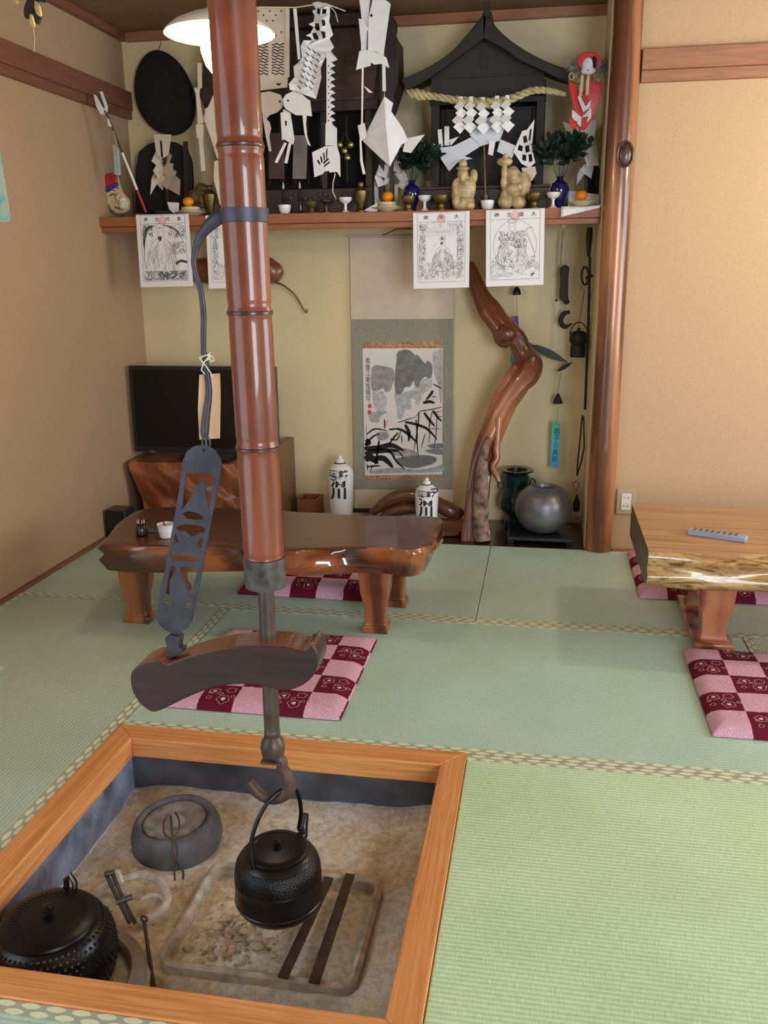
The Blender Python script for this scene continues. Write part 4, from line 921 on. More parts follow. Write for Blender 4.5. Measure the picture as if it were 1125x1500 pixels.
# ---------------------------------------------------------------- sake bottles
def bottle(name, u, y, rad, H, label, ts, ring=False):
    x = pt(u, 720, y).x; t = thing(name, label, 'bottle', (x, y, 0))
    s = H / .335
    pr = [(rad * .8, .001), (rad * .86, .01), (rad * .93, .12 * s), (rad, .22 * s), (rad, .255 * s), (rad * .9, .28 * s), (rad * .62, .298 * s), (rad * .4, .304 * s), (rad * .36, .308 * s)]
    obj('body', MB().lathe(pr, (x, y, 0), 44), CHINA if not ring else CHINA, t)
    obj('neck_cord', MB().lathe([(rad * .38, .303 * s), (rad * .44, .306 * s), (rad * .38, .309 * s)], (x, y, 0), 24, cap=False), INK, t)
    obj('stopper', MB().lathe([(rad * .34, .307 * s), (rad * .36, .316 * s), (rad * .28, .324 * s), (rad * .16, .328 * s), (rad * .16, .337 * s), (rad * .1, .342 * s), (.001, .343 * s)], (x, y, 0), 20), CHINA, t)
    if ring:
        c = Vector((x + .03, y - .03, .278 * s)); obj('cord_loop', MB().tube([c + Vector((.024 * math.cos(a), -.004, -.002 + .014 * math.sin(a + .6))) for a in [i * math.pi / 8 for i in range(16)]], .003, 6, True), IRON, t)
    va = math.atan2(-x, y)  # turn lettering a little to the viewer
    def wrap(z0):
        def f(a, b):
            z = z0 + b; R = rad * 1.012; th = a * 1.4 / R + .08; return Vector((x + R * math.sin(th), y - R * math.cos(th), z))
        return f
    text('lettering', '酒銘', ts * .62, wrap(.262 * s), INK, t, .0004, bold=.0006)
    text('lettering', '清\n川', ts, wrap(.195 * s), INK, t, .0004, bold=.0016, line=.95)
bottle('sake_bottle', 499, 4.08, .064, .335, 'tall white sake bottle with black characters in front of the scroll edge', .062)
bottle('sake_bottle', 625, 3.90, .053, .282, 'smaller white sake bottle with a dark cord loop in front of the driftwood root', .052, True)
RB = wood('red_brown_box_wood', (112, 58, 36), (152, 90, 60), 'x', 12, .4)
c = pt(452, 748, 4.15); bxo = thing('wooden_box', 'small reddish brown open wooden box behind the dark low table', 'box', (c.x, 4.12, 0))
x0, x1, zt_ = pt(437, 740, 4.1).x, pt(466, 740, 4.1).x, pt(450, 731, 4.1).z
obj('box_body', MB().box(x0, x1, 4.08, 4.09, .001, zt_).box(x0, x1, 4.2, 4.21, .001, zt_).box(x0, x0 + .01, 4.09, 4.2, .001, zt_).box(x1 - .01, x1, 4.09, 4.2, .001, zt_).box(x0 + .01, x1 - .01, 4.09, 4.2, .001, zt_ - .03), RB, bxo)
c = P(664, 776, 2, .02); tag(obj('wooden_plate', MB().lathe([(.05, .001), (.08, .006), (.095, .026), (.098, .03), (.092, .028), (.07, .012), (.001, .01)], (c.x - .025, c.y + .02, 0), 40), RB), 'round brown wooden tray on the alcove board beside the driftwood trunk', 'tray')
mb = MB(); c = P(650, 762, 2, .005)
for k in range(3): mb.box(c.x - .12 + .01 * k, c.x + .09 + .006 * k, c.y + .075, c.y + .19, .001 + .006 * k, .006 + .006 * k)
pp = thing('paper_stack', 'small stack of grey printed papers lying behind the smaller sake bottle', 'papers', (c.x, c.y + .13, 0))
for k in range(3): obj('sheet', MB().box(c.x - .12 + .01 * k, c.x + .09 + .006 * k, c.y + .078, c.y + .18, .001 + .006 * k, .0065 + .006 * k), plain('grey_paper', (150, 156, 170), .7, var=.1), pp)
# ---------------------------------------------------------------- television and its stand
TVB = plain('tv_black_frame', (28, 32, 38), .3, var=0); TVS = plain('tv_screen', (4, 5, 9), .12, var=0, spec=.5)
ty = 4.0; x0, x1, z0, z1_ = -1.955, -1.228, .352, .768
tv = thing('television', 'black flat television on the burl wood stand in the alcove corner', 'television', ((x0 + x1) / 2, ty, .33))
obj('casing', MB().box(x0, x1, ty, ty + .035, z0, z1_), TVB, tv, bevel=.004)
obj('screen', MB().box(x0 + .016, x1 - .016, ty - .0015, ty + .001, z0 + .026, z1_ - .016), TVS, tv)
obj('base', MB().box(-1.72, -1.46, 3.95, 4.1, .326, .336).box(-1.62, -1.56, ty + .01, ty + .03, .336, z0), TVB, tv, bevel=.003)
obj('sensor_bump', MB().ball(((pt(222, 660, ty)).x, ty - .002, z0 + .001), (.02, .006, .008), 12), plain('clear_plastic', (70, 80, 90), .15, var=0), tv)
BURL = wood('burl_wood', (84, 44, 28), (176, 106, 64), 'z', 6, .25, coat=.7, stretch=.35, bs=.4, mid=(134, 74, 44), dist=2)
ts = thing('burl_tv_stand', 'reddish brown glossy burl wood stand under the television', 'stand', (-1.59, 4.0, 0))
def bz(u, v):
    x = -1.945 + .70 * u; z = .004 + .318 * v
    x += .10 * (1 - v) ** 1.5 * (1 - u) ** 2
    return Vector((x, 3.90 + .025 * nz(u * 3 + v * 1.5, v * 1.2 + u, 2.2, 4) + .01 * nz(u * 8 + 3 * v, v * 2, 2, 8) + .03 * (1 - v) * u, z))
n = 50; front = [[bz(i / n, j / 20) for i in range(n + 1)] for j in range(21)]
rings = [front[j] + [Vector((-1.25, 4.18, front[j][0].z)), Vector((front[j][0].x, 4.18, front[j][0].z))] for j in range(21)]
obj('burl_body', MB().loft(rings), BURL, ts, ang=60)
obj('side_board', MB().box(-1.246, -1.205, 3.93, 4.2, .001, pt(408, 654, 3.95).z), wood('side_board_wood', (96, 66, 40), (128, 92, 60), 'z', 10, .35), ts, bevel=.006)
obj('dark_cavity', MB().ball((-1.36, 3.905, .285), (.035, .006, .012), 12), INK, ts)
c = pt(183, 763, 3.7); tag(obj('small_black_speaker', MB().box(c.x - .075, c.x + .022, 3.66, 3.76, .001, pt(183, 749, 3.66).z), TVB, bevel=.004), 'small black box on the floor at the left end of the dark table', 'speaker')
# table top things
def onT(u, v): return P(u, v, 2, .325)
c = onT(208, 784); tpk = thing('toothpick_holder', 'dark glazed toothpick pot standing on the dark low table', 'toothpick pot', (c.x, c.y, .325))
obj('pot', MB().lathe([(.016, 0), (.021, .004), (.022, .018), (.019, .032), (.015, .038), (.017, .044), (.014, .044), (.013, .03)], (c.x, c.y, .325), 24), plain('dark_brown_glaze', (34, 28, 30), .2, var=.1, coat=.5), tpk)
for k in range(7):
    a = k * .9; obj('toothpick', MB().tube([Vector((c.x + .005 * math.cos(a), c.y + .005 * math.sin(a), .345)), Vector((c.x + .013 * math.cos(a), c.y + .011 * math.sin(a), .375 + .006 * math.sin(k * 2.3)))], .0014, 5), CREAM, tpk)
c = onT(244, 787); cu_ = thing('white_cup', 'small white ribbed cup with a wooden scoop on the dark low table', 'cup', (c.x, c.y, .325))
obj('cup', MB().lathe([(.018, 0), (.022, .002), (.0235, .008), (.023, .009), (.025, .017), (.0245, .018), (.0265, .026), (.026, .027), (.028, .036), (.029, .044), (.030, .048), (.027, .048), (.024, .03), (.02, .01)], (c.x, c.y, .325), 30), CHINA, cu_)
obj('scoop', MB().tube([Vector((c.x + .0, c.y, .35)), Vector((c.x - .012, c.y + .01, .378))], .004, 8), RB, cu_)
c = onT(228, 781); tag(obj('dark_tray', MB().box(c.x - .05, c.x + .012, c.y - .0, c.y + .055, .3255, .3285), plain('blue_grey_tray', (74, 76, 96), .4, var=0), bevel=.001), 'small dark blue-grey square dish beside the white cup on the dark table', 'tray')
c = onT(240, 797); tag(obj('coaster', MB().box(c.x - .05, c.x + .05, c.y - .02, c.y + .022, .3255, .3275), plain('brown_coaster', (90, 66, 62), .4, var=.3, vs=60), bevel=.0008), 'flat brown coaster lying in front of the white cup', 'coaster')
c = P(-14, 989, 2, 0); tag(obj('white_saucer', MB().lathe([(.022, .002), (.034, .003), (.042, .012), (.044, .013), (.038, .008), (.001, .006)], (c.x, c.y, 0), 32), CHINA), 'white porcelain saucer on the tatami at the left edge', 'saucer')
# ---------------------------------------------------------------- lamp
lx, ly, lz = -.917, 2.6, 1.832
lm = thing('pendant_lamp', 'lit white pendant lamp with shallow shade behind the bamboo tube', 'lamp', (lx, ly, lz))
SHD = plain('enamel_shade', (236, 232, 222), .5, var=0)
obj('shade', MB().lathe([(.152, 0), (.150, .006), (.125, .026), (.085, .044), (.045, .056), (.03, .066), (.028, .066), (.04, .054), (.08, .041), (.12, .023), (.146, .004)], (lx, ly, lz), 48, cap=False), SHD, lm)
obj('lamp_holder', MB().lathe([(.03, .06), (.030, .10), (.022, .115), (.006, .125), (.001, .126)], (lx, ly, lz), 24), plain('holder_plastic', (190, 182, 170), .5, var=0), lm)
obj('cord', MB().tube([Vector((lx, ly, lz + .12)), Vector((lx, ly, ZC))], .003, 6), INK, lm)
bm_, nt, b_, L = newmat('lit_bulb'); b_.inputs['Emission Color'].default_value = (1, .78, .42, 1); b_.inputs['Emission Strength'].default_value = 9
obj('bulb', MB().lathe([(.018, .05), (.03, .03), (.046, .0), (.055, -.02), (.054, -.045), (.042, -.08), (.024, -.102), (.001, -.11)], (lx, ly, lz), 24), bm_, lm)
l = bpy.data.lights.new('bulb_light', 'POINT'); l.energy = 4.5; l.color = (1, .78, .5); l.shadow_soft_size = .04
o = bpy.data.objects.new('bulb_light', l); C.objects.link(o); o.parent = lm; o.location = (0, 0, -.06); bpy.data.objects['bulb'].visible_shadow = True
o.location = (0, -.0, -.14)

lm2 = copy_tree(lm, None, (1.3, 3.02, 1.832)); lm2['label'] = 'lit white pendant lamp over the pale thick table beyond the right edge'
for o in lm2.children:
    if o.type == 'LIGHT': o.data = o.data.copy(); o.data.energy = 13
# ---------------------------------------------------------------- altar shelf
def on(u, y): return pt(u, 300, y).x
def prof_thing(name, label, cat, u, y, prof, mt, n=28, group=None, part_='body'):
    x = on(u, y); t = thing(name, label, cat, (x, y, SZ), group)
    obj(part_, MB().lathe(prof, (x, y, SZ), n), mt, t); return t, x
# --- right shrine
rs_ = thing('house_shrine', 'black wooden house shaped shrine with sweeping roof on the right of the shelf', 'shrine', (on(714, 4.08), 4.08, SZ))
yb0, yb1 = 4.03, 4.24
def X(u, y=yb0): return pt(u, 200, y).x
def Z(v, y=yb0): return P(715, v, 1, y).z
x0, x1 = X(632), X(797)
obj('back_panel', MB().box(x0, x1, yb1 - .012, yb1, SZ, Z(118)), DARKW, rs_)
for a, b in ((x0, x0 + .014), (x1 - .014, x1)): obj('side_panel', MB().box(a, b, yb0 + .012, yb1 - .012, SZ, Z(118)), DARKW, rs_)
for a in (x0, x1 - .036): obj('corner_post', MB().box(a, a + .036, yb0 - .006, yb0 + .012, SZ + .02, Z(150)), DARKW, rs_, bevel=.003)
obj('inner_wall', MB().box(x0 + .036, x1 - .036, yb0 + .05, yb0 + .06, SZ, Z(155)), plain('shrine_inner_wall', (26, 22, 28), .6, var=.2), rs_)
for a in (x0 + .036, x1 - .05): obj('door_rail', MB().box(a, a + .014, yb0 + .03, yb0 + .05, SZ, Z(158)), DARKW, rs_)
obj('head_beam', MB().box(x0 - .008, x1 + .004, yb0 - .014, yb0 + .006, Z(152), Z(143)), DARKW, rs_, bevel=.002)
obj('gable_board', MB().prism([pt(u, v, yb0 + .0) for u, v in ((708, 52), (670, 78), (632, 112), (632, 146), (797, 146), (797, 106), (752, 78))], (0, .012, 0)), wood('shrine_gable', (24, 22, 26), (40, 36, 40), 'x', 30, .65), rs_)
obj('gable_rail', MB().px([(636, 111), (794, 104), (794, 108), (636, 116)], yb0 - .006, .008), DARKW, rs_)
obj('king_post', MB().px([(704, 76), (714, 76), (714, 100), (704, 100)], yb0 - .004, .006), DARKW, rs_)
rt = smoothpath([(588, 116), (612, 106), (640, 91), (664, 73), (688, 46), (708, 20)], 5); rt2 = smoothpath([(712, 20), (735, 48), (762, 69), (792, 86), (818, 97), (836, 102)], 5)
lb = smoothpath([(596, 131), (616, 122), (636, 109), (662, 90), (688, 71), (708, 56)], 5); rb2 = smoothpath([(708, 56), (732, 68), (762, 88), (790, 101), (812, 112), (834, 122)], 5)
yf = 3.965
for (tp1, bt1, side) in ((rt, lb, 'l'), (rt2, rb2, 'r')):
    obj('bargeboard', MB().px(tp1 + bt1[::-1], yf, .022), DARKW, rs_, bevel=.002)
    # roof skin running back
    mb = MB(); F = [pt(u, v, yf + .02) for u, v in tp1]; th = .012
    rings = [[f, f + Vector((0, .25, 0)), f + Vector((0, .25, -th)), f + Vector((0, 0, -th))] for f in F]
    obj('roof_skin', mb.loft(rings), DARKW, rs_)
obj('ridge_finial', MB().box(X(705, yf), X(714, yf), yf - .004, yf + .03, Z(24, yf), Z(2, yf)), DARKW, rs_, bevel=.002); obj('ridge_beam', MB().box(X(703, yf), X(716, yf), yf + .03, yf + .27, Z(28, yf), Z(14, yf)), DARKW, rs_, bevel=.003)
ds = thing('altar_step', 'dark brown wooden step riser running beneath the house shrine', 'altar step', (on(710, 4.0), 4.0, SZ))
q0, q1 = on(619, 4.0), on(802, 4.0)
obj('step_front', MB().box(q0, q1, 3.985, 4.0, SZ + .0005, SZ + .088), BROWNW, ds, bevel=.002)
obj('step_top', MB().box(q0 - .008, q1 + .008, 3.978, 4.024, SZ + .088, SZ + .1), BROWNW, ds, bevel=.002)
# rope
ROPE = plain('rice_straw_rope', (170, 160, 118), .85, var=.2, vs=60, bs=.5, bsc=120)
rp = thing('straw_rope', 'twisted rice straw rope hung across the front of the house shrine', 'rope', tuple(pt(715, 152, 3.945)))
pts = smoothpath([(598, 136, 5), (612, 138, 7.5), (628, 140, 5.5), (648, 143, 5), (672, 147, 6), (695, 150, 7), (715, 151, 7.5), (738, 148, 6.5), (760, 140, 5.5), (778, 133, 5), (796, 132, 4.5), (815, 135, 4), (828, 138, 3)], 10)
for ph in range(3):
    path = []; rr = []
    for i, (u, v, r) in enumerate(pts):
        c = pt(u, v, 3.942); R0 = r / F_PX * 3.9 * .52; a = i * .42 + ph * 2.0944
        path.append(c + Vector((R0 * .3 * math.cos(a), R0 * math.cos(a), R0 * math.sin(a)))); rr.append(R0 * .95)
    obj('rope_strand', MB().tube(path, rr, 8, up=(0, 1, 0)), ROPE, rp)
# zigzag papers
def shide(name, label, u, v, w_, segs, y, sc=1.0, lean=0, parent=None, group=None):
    mb = MB(); s = 3.9 / F_PX; c = pt(u, v, y); h = w_
    x = 0; z = 0
    strip = MB(); strip.box(c.x - w_ * s * .22, c.x + w_ * s * .22, y - .0006, y + .0006, c.z - 3 * s, c.z + 9 * s)
    for k in range(segs):
        dx = (w_ * .42 if k % 2 else -w_ * .0) * s; k_ = w_ * (1 + .07 * k) * s; tilt = .32 * (-1 if k % 2 else 1)
        cxx = c.x + (k * lean) * s + (w_ * .16 * s if k % 2 else -w_ * .16 * s); czz = c.z - (k * h * .72) * s - 2 * s
        pl = [(cxx - k_ * .62, czz - k_ * .12), (cxx, czz + k_ * .42), (cxx + k_ * .62, czz - k_ * .05), (cxx + k_ * .02, czz - k_ * .72)]
        strip.prism([(a, y - .006 - .0012 * k + (a - cxx) * (.3 if k % 2 else -.3), b) for a, b in pl], (0, .001, 0))
    if parent: return obj(name, strip, PAPER, parent, smooth=False)
    o = obj(name, strip, PAPER, None, smooth=False); return tag(o, label, 'paper streamer', group)
for k, (u, v) in enumerate(((675, 152), (690, 152), (707, 153), (728, 151), (743, 150))):
    shide('zigzag_paper', '%s white zigzag paper hanging from the straw rope' % ('leftmost', 'second', 'middle', 'fourth', 'rightmost')[k], u, v, 12, 4, 3.926 - .0, lean=(-.8 if k < 2 else 0), group='zigzag papers on the straw rope')
# paper decorations inside the right shrine
def sheet(name, label, cat, parts_, y, mt=PAPER, group=None, thick=.0012, hand=None):
    """parts: (name, outline px, y offset[, material]); each own piece of paper"""
    u = sum(p[0] for p in parts_[0][1]) / len(parts_[0][1]); v = max(p[1] for p in parts_[0][1])
    t = thing(name, label, cat, tuple(pt(u, v, y)), group)
    for pz in parts_:
        o = pz[1]; dy = pz[2] if len(pz) > 2 else 0; mm = pz[3] if len(pz) > 3 else mt
        if len(pz) > 4:  # folded: crease along the given points, outline right of it pushed back
            cr = pz[4]; mb = MB(); 
            for half, push in cr:
                mb.prism([pt(a, b, y + dy + pp) for (a, b), pp in zip(half, push)], (0, thick, 0))
            obj(pz[0], mb, mm, t, smooth=False)
        else: obj(pz[0], MB().px(o, y + dy, thick), mm, t, smooth=False)
    return t
PB = plain('bluish_paper', (206, 212, 226), .8, var=.03)
sheet('paper_fish', 'long folded bluish white paper fish lying diagonally before the house shrine', 'paper ornament', [
    ('body', [(660, 216), (700, 196), (716, 172), (735, 166), (742, 180), (732, 206), (704, 214), (676, 232)], 0, PB),
    ('fin', [(688, 198), (712, 172), (724, 174), (726, 196), (704, 212)], -.006, PB), ('tail', [(634, 210), (648, 216), (664, 214), (676, 228), (692, 232), (670, 238), (658, 251), (648, 236)], -.008, PB),
    ('streamer', [(717, 206), (726, 206), (722, 228), (715, 226)], -.01), ('back_fold', [(733, 204), (757, 214), (750, 232), (728, 222)], .01, PB)], 3.975)
sheet('paper_strips', 'small upright white paper strips at the left post of the house shrine', 'paper ornament', [
    ('strip', [(641, 190), (647, 189), (649, 214), (643, 215)]), ('strip', [(651, 185), (658, 185), (658, 213), (651, 213)], .004), ('strip', [(658, 205), (672, 200), (660, 214)], .006)], 3.98)
NETW = [(765, 192), (772, 190), (783, 175), (779, 215), (784, 238), (776, 246), (764, 240), (752, 222), (758, 208)]
shape('paper_net', NETW, [[(766, 200), (771, 198), (773, 208), (767, 210)], [(760, 212), (766, 214), (765, 222), (758, 220)], [(769, 214), (775, 212), (776, 222), (770, 224)], [(765, 226), (771, 227), (771, 236), (765, 235)], [(774, 226), (779, 226), (780, 236), (775, 238)], [(776, 190), (779, 188), (777, 206), (774, 206)]], lambda a, b: pt(a, b, 3.98), (0, .001, 0), PAPER, None, smooth=False, label='cut white paper net hanging in the right of the house shrine', cat='paper ornament')
sheet('paper_fan', 'rounded pale paper fan piece behind the right beige figurine', 'paper ornament', [('leaf', [(764, 246), (784, 244), (786, 254), (780, 264), (772, 270), (766, 258)])], 3.975, PAPER_W)
o = thing('thin_stand_rod', 'thin upright brass rod on small base inside the house shrine', 'rod', (on(710, 3.97), 3.965, SZ)); 
obj('rod', MB().tube([pt(709, 213, 3.965), pt(711, 284, 3.965), Vector((on(711, 3.965), 3.965, SZ + .02))], .004, 8), BRASS, o); obj('rod_base', MB().lathe([(.022, .001), (.02, .03), (.012, .04), (.016, .06), (.006, .062)], (on(711, 3.965), 3.965, SZ), 16), BRASS, o)
# --- figurines
FG = plain('figurine_resin', (172, 152, 112), .42, var=.22, vs=26, coat=.2, bs=.3, bsc=60)
def figurine(label, u, y, balls, name='lucky_god_figurine'):
    x = on(u, y); mb = MB()
    for (a, b, c, r) in balls: mb.ball((x + a, y + b, SZ + c), r, 12)
    # one continuous surface
    return tag(obj(name, mb, FG, None, loc=(x, y, SZ), remesh=.0032), label, 'figurine')
figurine('standing beige robed figurine with tall hat, left of the white cup', 679, 3.945, [
    (0, 0, .03, (.05, .035, .034)), (-.015, -.008, .02, (.03, .03, .022)), (.026, -.012, .018, (.024, .026, .02)), (0, 0, .08, (.042, .032, .05)), (.03, 0, .09, (.022, .02, .05)), (-.03, -.005, .085, (.022, .02, .045)), (.04, .01, .135, (.018, .015, .03)), (.012, -.02, .105, (.02, .015, .016)),
    (-.004, -.01, .142, (.024, .024, .026)), (-.004, -.028, .138, (.007, .008, .007)), (-.004, -.026, .126, (.012, .01, .014)), (-.004, 0, .166, (.03, .028, .008)), (-.004, .0, .182, (.018, .016, .022)), (-.036, -.01, .06, (.016, .02, .02)), (-.03, -.02, .04, (.018, .018, .03))])
figurine('stout beige figurine raising a mallet with sack on shoulder, right of the white cup', 750, 3.945, [
    (-.026, -.004, .03, (.034, .03, .031)), (.026, -.004, .03, (.034, .03, .031)), (0, 0, .075, (.038, .034, .034)), (0, -.018, .078, (.026, .022, .024)), (-.002, -.006, .124, (.027, .025, .026)), (-.002, -.03, .12, (.008, .008, .007)), (-.002, 0, .148, (.032, .03, .012)), (0, .002, .156, (.022, .02, .014)),
    (.042, .014, .10, (.034, .03, .05)), (.04, .012, .07, (.03, .026, .034)), (-.036, -.006, .105, (.015, .014, .03)), (-.034, -.01, .145, (.014, .014, .032)), (-.034, -.012, .186, (.034, .018, .018)), (-.032, -.012, .208, (.012, .012, .01)), (-.03, -.004, .055, (.02, .02, .026)), (.03, -.02, .085, (.014, .014, .018))])
# --- cups, goblets
sw = lambda k: 1.0
cupP = [(.012, .001), (.018, .002), (.024, .012), (.0275, .03), (.028, .037), (.026, .037), (.024, .02), (.012, .008)]
stemP = [(.016, .001), (.017, .004), (.007, .012), (.0055, .03), (.009, .038), (.022, .044), (.027, .054), (.0285, .062), (.026, .062), (.02, .05), (.002, .046)]
gobP = [(.021, .001), (.022, .006), (.015, .012), (.014, .024), (.02, .03), (.028, .038), (.030, .056), (.031, .06), (.028, .06), (.026, .042), (.004, .036)]
fr_y = 3.935
for u, lb in ((417, 'small white porcelain cup on the shelf nearest the bamboo tube'), (714, 'small white porcelain cup between the two beige figurines')):
    prof_thing('sake_cup', lb, 'cup', u, fr_y, cupP, CHINA, 28, None, 'bowl')
for u, lb in ((506, 'white stemmed porcelain cup left of the tall brass vase'), (622, 'white stemmed porcelain cup left of the standing figurine'), (810, 'white stemmed porcelain cup in front of the right blue vase')):
    t, x = prof_thing('stem_cup', lb, 'cup', u, fr_y, stemP, CHINA, 28, None, 'bowl')
for u, lb, kk in ((456, 'dark brown footed cup beside the white cup near the bamboo', 1), (646, 'brass goblet touching the left of the standing figurine', 0), (782, 'brass goblet right of the mallet figurine', 0), (598, 'brass goblet in front of the left blue vase', 0)):
    prof_thing('brass_goblet', lb, 'goblet', u, 3.92, gobP if not kk else [(r * .85, z * .8) for r, z in gobP], BRASS if not kk else plain('aged_brown_brass', (88, 68, 52), .5, .5, var=.3, vs=40), 28, None, 'bowl')
prof_thing('brass_candle_stand', 'small brass dish on a thin stem between the brown and white cups', 'candle stand', 478, 3.95, [(.018, .001), (.018, .005), (.005, .01), (.004, .034), (.009, .042), (.022, .047), (.025, .055), (.018, .058), (.002, .056)], BRASS, 24, None, 'dish')
vp = [(.022, .001), (.022, .008), (.014, .016), (.02, .04), (.03, .075), (.031, .088), (.02, .1), (.013, .108), (.013, .118), (.02, .124), (.016, .125), (.008, .11)]
prof_thing('brass_vase', 'tall narrow brass vase right of the stemmed white cup', 'vase', 529, 3.96, vp, BRASS); prof_thing('brass_vase', 'brass vase on the left of the shelf beside the bamboo tube', 'vase', 308, 3.99, [(r * .95, z * 1.05) for r, z in vp], BRASS)
# --- mandarins on stacked plates
def mandarin(u, y, label, zoff):
    x = on(u, y); t = thing('mandarin', label, 'mandarin', (x, y, SZ + zoff))
    obj('fruit', MB().ball((x, y, SZ + zoff + .02), (.0245, .0245, .0205), 20), ORANGE, t)
    obj('calyx', MB().lathe([(.006, .0385), (.004, .042), (.001, .043)], (x, y, SZ + zoff), 8), plain('calyx_green', (60, 84, 30), .6, var=0), t)
def offer(u, y, label, big, z0=0):
    x = on(u, y); t = thing('offering_plate', label, 'plate', (x, y, SZ + z0)); k = 1 if big else .8
    obj('plate', MB().lathe([(.03, .001), (.034, .006), (.062 * k + .008, .016), (.066 * k + .008, .018), (.06 * k, .014), (.001, .01)], (x, y, SZ + z0), 36), CREAM, t)
    zt = .012
    for r, h in (((.052, .016), (.042, .014)) if big else ((.04, .01),)):
        obj('rice_cake', MB().lathe([(r * .9, zt), (r, zt + h * .3), (r, zt + h * .6), (r * .85, zt + h), (.001, zt + h + .001)], (x, y, SZ + z0), 32), CREAM, t); zt += h
    return zt
z = offer(568, 3.955, 'cream plate with stacked rice cakes under a mandarin, right of the brass vase', True); mandarin(568, 3.955, 'orange mandarin on rice cakes right of the tall brass vase', z + .001)
z = offer(279, 3.975, 'cream plate with rice cakes under a mandarin, left of the bamboo tube', True); mandarin(276, 3.975, 'orange mandarin on the left end of the shelf', z + .001)
# paper sheet hanging over the shelf edge at the right end
yR = 3.94
rows = [(0, 318, 303, 3.872, 3.876), (.12, 308, 300, 3.872, 3.876), (.3, None, None, 3.885, 3.885), (.6, None, None, 3.95, 3.95), (.8, None, None, 3.99, 3.99), (1, 279, 285, 4.0, 4.01)]
def op(a, b):
    for r0, r1 in zip(rows, rows[1:]):
        if b <= r1[0] + 1e-6: break
    f = (b - r0[0]) / (r1[0] - r0[0]); q = []
    for r in (r0, r1):
        uL, uR = (822, 884) if r[0] < .7 else (832, 878)
        y = r[3] * (1 - a) + r[4] * a; u = uL * (1 - a) + uR * a; p = pt(u, 300, y)
        q.append(Vector((min(p.x, TX - .003), y, SZ + .003 if r[1] is None else pt(u, r[1] * (1 - a) + r[2] * a, y).z)))
    return q[0] * (1 - f) + q[1] * f
tag(obj('offering_paper', MB().grid(op, 12, 30), PAPER, None, solid=.001, smooth=True), 'white paper sheet draped over the right end of the shelf edge', 'paper')
z = offer(852, 3.945, 'small cream dish with a mandarin on the draped white paper', False, .006); mandarin(851, 3.945, 'orange mandarin on the draped white paper at the right end', z + .007)
sheet('paper_cone', 'small folded white paper corner beside the rice cake plate', 'paper ornament', [('fold', [(533, 308), (553, 297), (553, 309), (545, 311)])], 3.93)
# --- blue vases with evergreen sprigs
LEAF = plain('sakaki_leaf', (24, 46, 38), .35, var=.35, vs=20, coat=.2)
lmesh = None
def leaf_mesh():
    mb = MB(); L_ = .044; W = .0125
    out = [(0, 0), (.2, .55), (.45, 1), (.7, .8), (.9, .35), (1, 0)]
    up = [(L_ * a, W * b, .002 * math.sin(3 * a)) for a, b in out]; dn = [(L_ * a, -W * b, .002 * math.sin(3 * a)) for a, b in out[1:-1]]
    mid = [(L_ * a, 0, -.0015 + .002 * math.sin(3 * a)) for a, b in out]
    vs = mid + up[1:-1] + dn; n = len(out); fs = []
    U = [0] + list(range(n, n + n - 2)) + [n - 1]; D = [0] + list(range(2 * n - 2, 3 * n - 4)) + [n - 1]
    for i in range(n - 1):
        fs.append(tuple(dict.fromkeys((i, i + 1, U[i + 1], U[i])))); fs.append(tuple(dict.fromkeys((i + 1, i, D[i], D[i + 1]))))
    me = bpy.data.meshes.new('leaf'); me.from_pydata(vs, [], fs); me.materials.append(LEAF); me.update(); return me
lmesh = leaf_mesh()
def sprig(u, y, label, outline_c, spread, n, seed, zb):
    x = on(u, y); t = thing('evergreen_sprig', label, 'foliage', (x, y, SZ + zb)); r = random.Random(seed)
    base = Vector((x, y, SZ + zb)); st = MB(); cen = outline_c
    for k in range(11):
        a = -1 + k / 5 + r.uniform(-.1, .1); tip = cen + Vector((spread[0] * a, r.uniform(-.03, .01), spread[1] * (.9 - .5 * a * a) * r.uniform(.6, 1)))
        mid = base.lerp(tip, .5) + Vector((0, 0, .01)); s = MB().tube([base + Vector((0, 0, -.03)), mid, tip], .0016, 5); obj('stem', s, LEAF, t)
        for j in range(n):
            f = .35 + .65 * j / (n - 1); p = base.lerp(mid, min(1, f * 2)) if f < .5 else mid.lerp(tip, (f - .5) * 2)
            d = (tip - base).normalized(); lf = bpy.data.objects.new('leaf', lmesh); C.objects.link(lf); lf.parent = t; lf.location = p - t.location
            dir_ = (d * r.uniform(.3, 1.0) + Vector((r.uniform(-1, 1), r.uniform(-.8, .5), r.uniform(-.5, .7)))).normalized()
            lf.rotation_euler = (dir_.to_track_quat('X', 'Z') @ Quaternion((1, 0, 0), r.uniform(-1.2, 1.2))).to_euler(); s_ = r.uniform(.8, 1.15); lf.scale = (s_, s_, s_)
def bluevase(u, y, label, k=1.0):
    return prof_thing('blue_vase', label, 'vase', u, y, [(.017, .001), (.018, .01), (.02, .02), (.034 * k, .06), (.036 * k, .08), (.03 * k, .1), (.016, .112), (.013, .12), (.017, .128), (.013, .128), (.01, .115)], BLUEG)
bluevase(603, 3.99, 'small cobalt blue vase with sprigs right of the rice cake plate'); sprig(603, 3.99, 'dark evergreen sprigs in the left blue vase', pt(614, 238, 3.96), (.085, .075), 15, 4, .128)
bluevase(819, 3.985, 'cobalt blue vase with sprigs at the right end behind the stemmed cup', 1.08); sprig(819, 3.985, 'dark evergreen sprigs in the right blue vase under the red charm', pt(828, 228, 3.96), (.10, .09), 16, 8, .128)
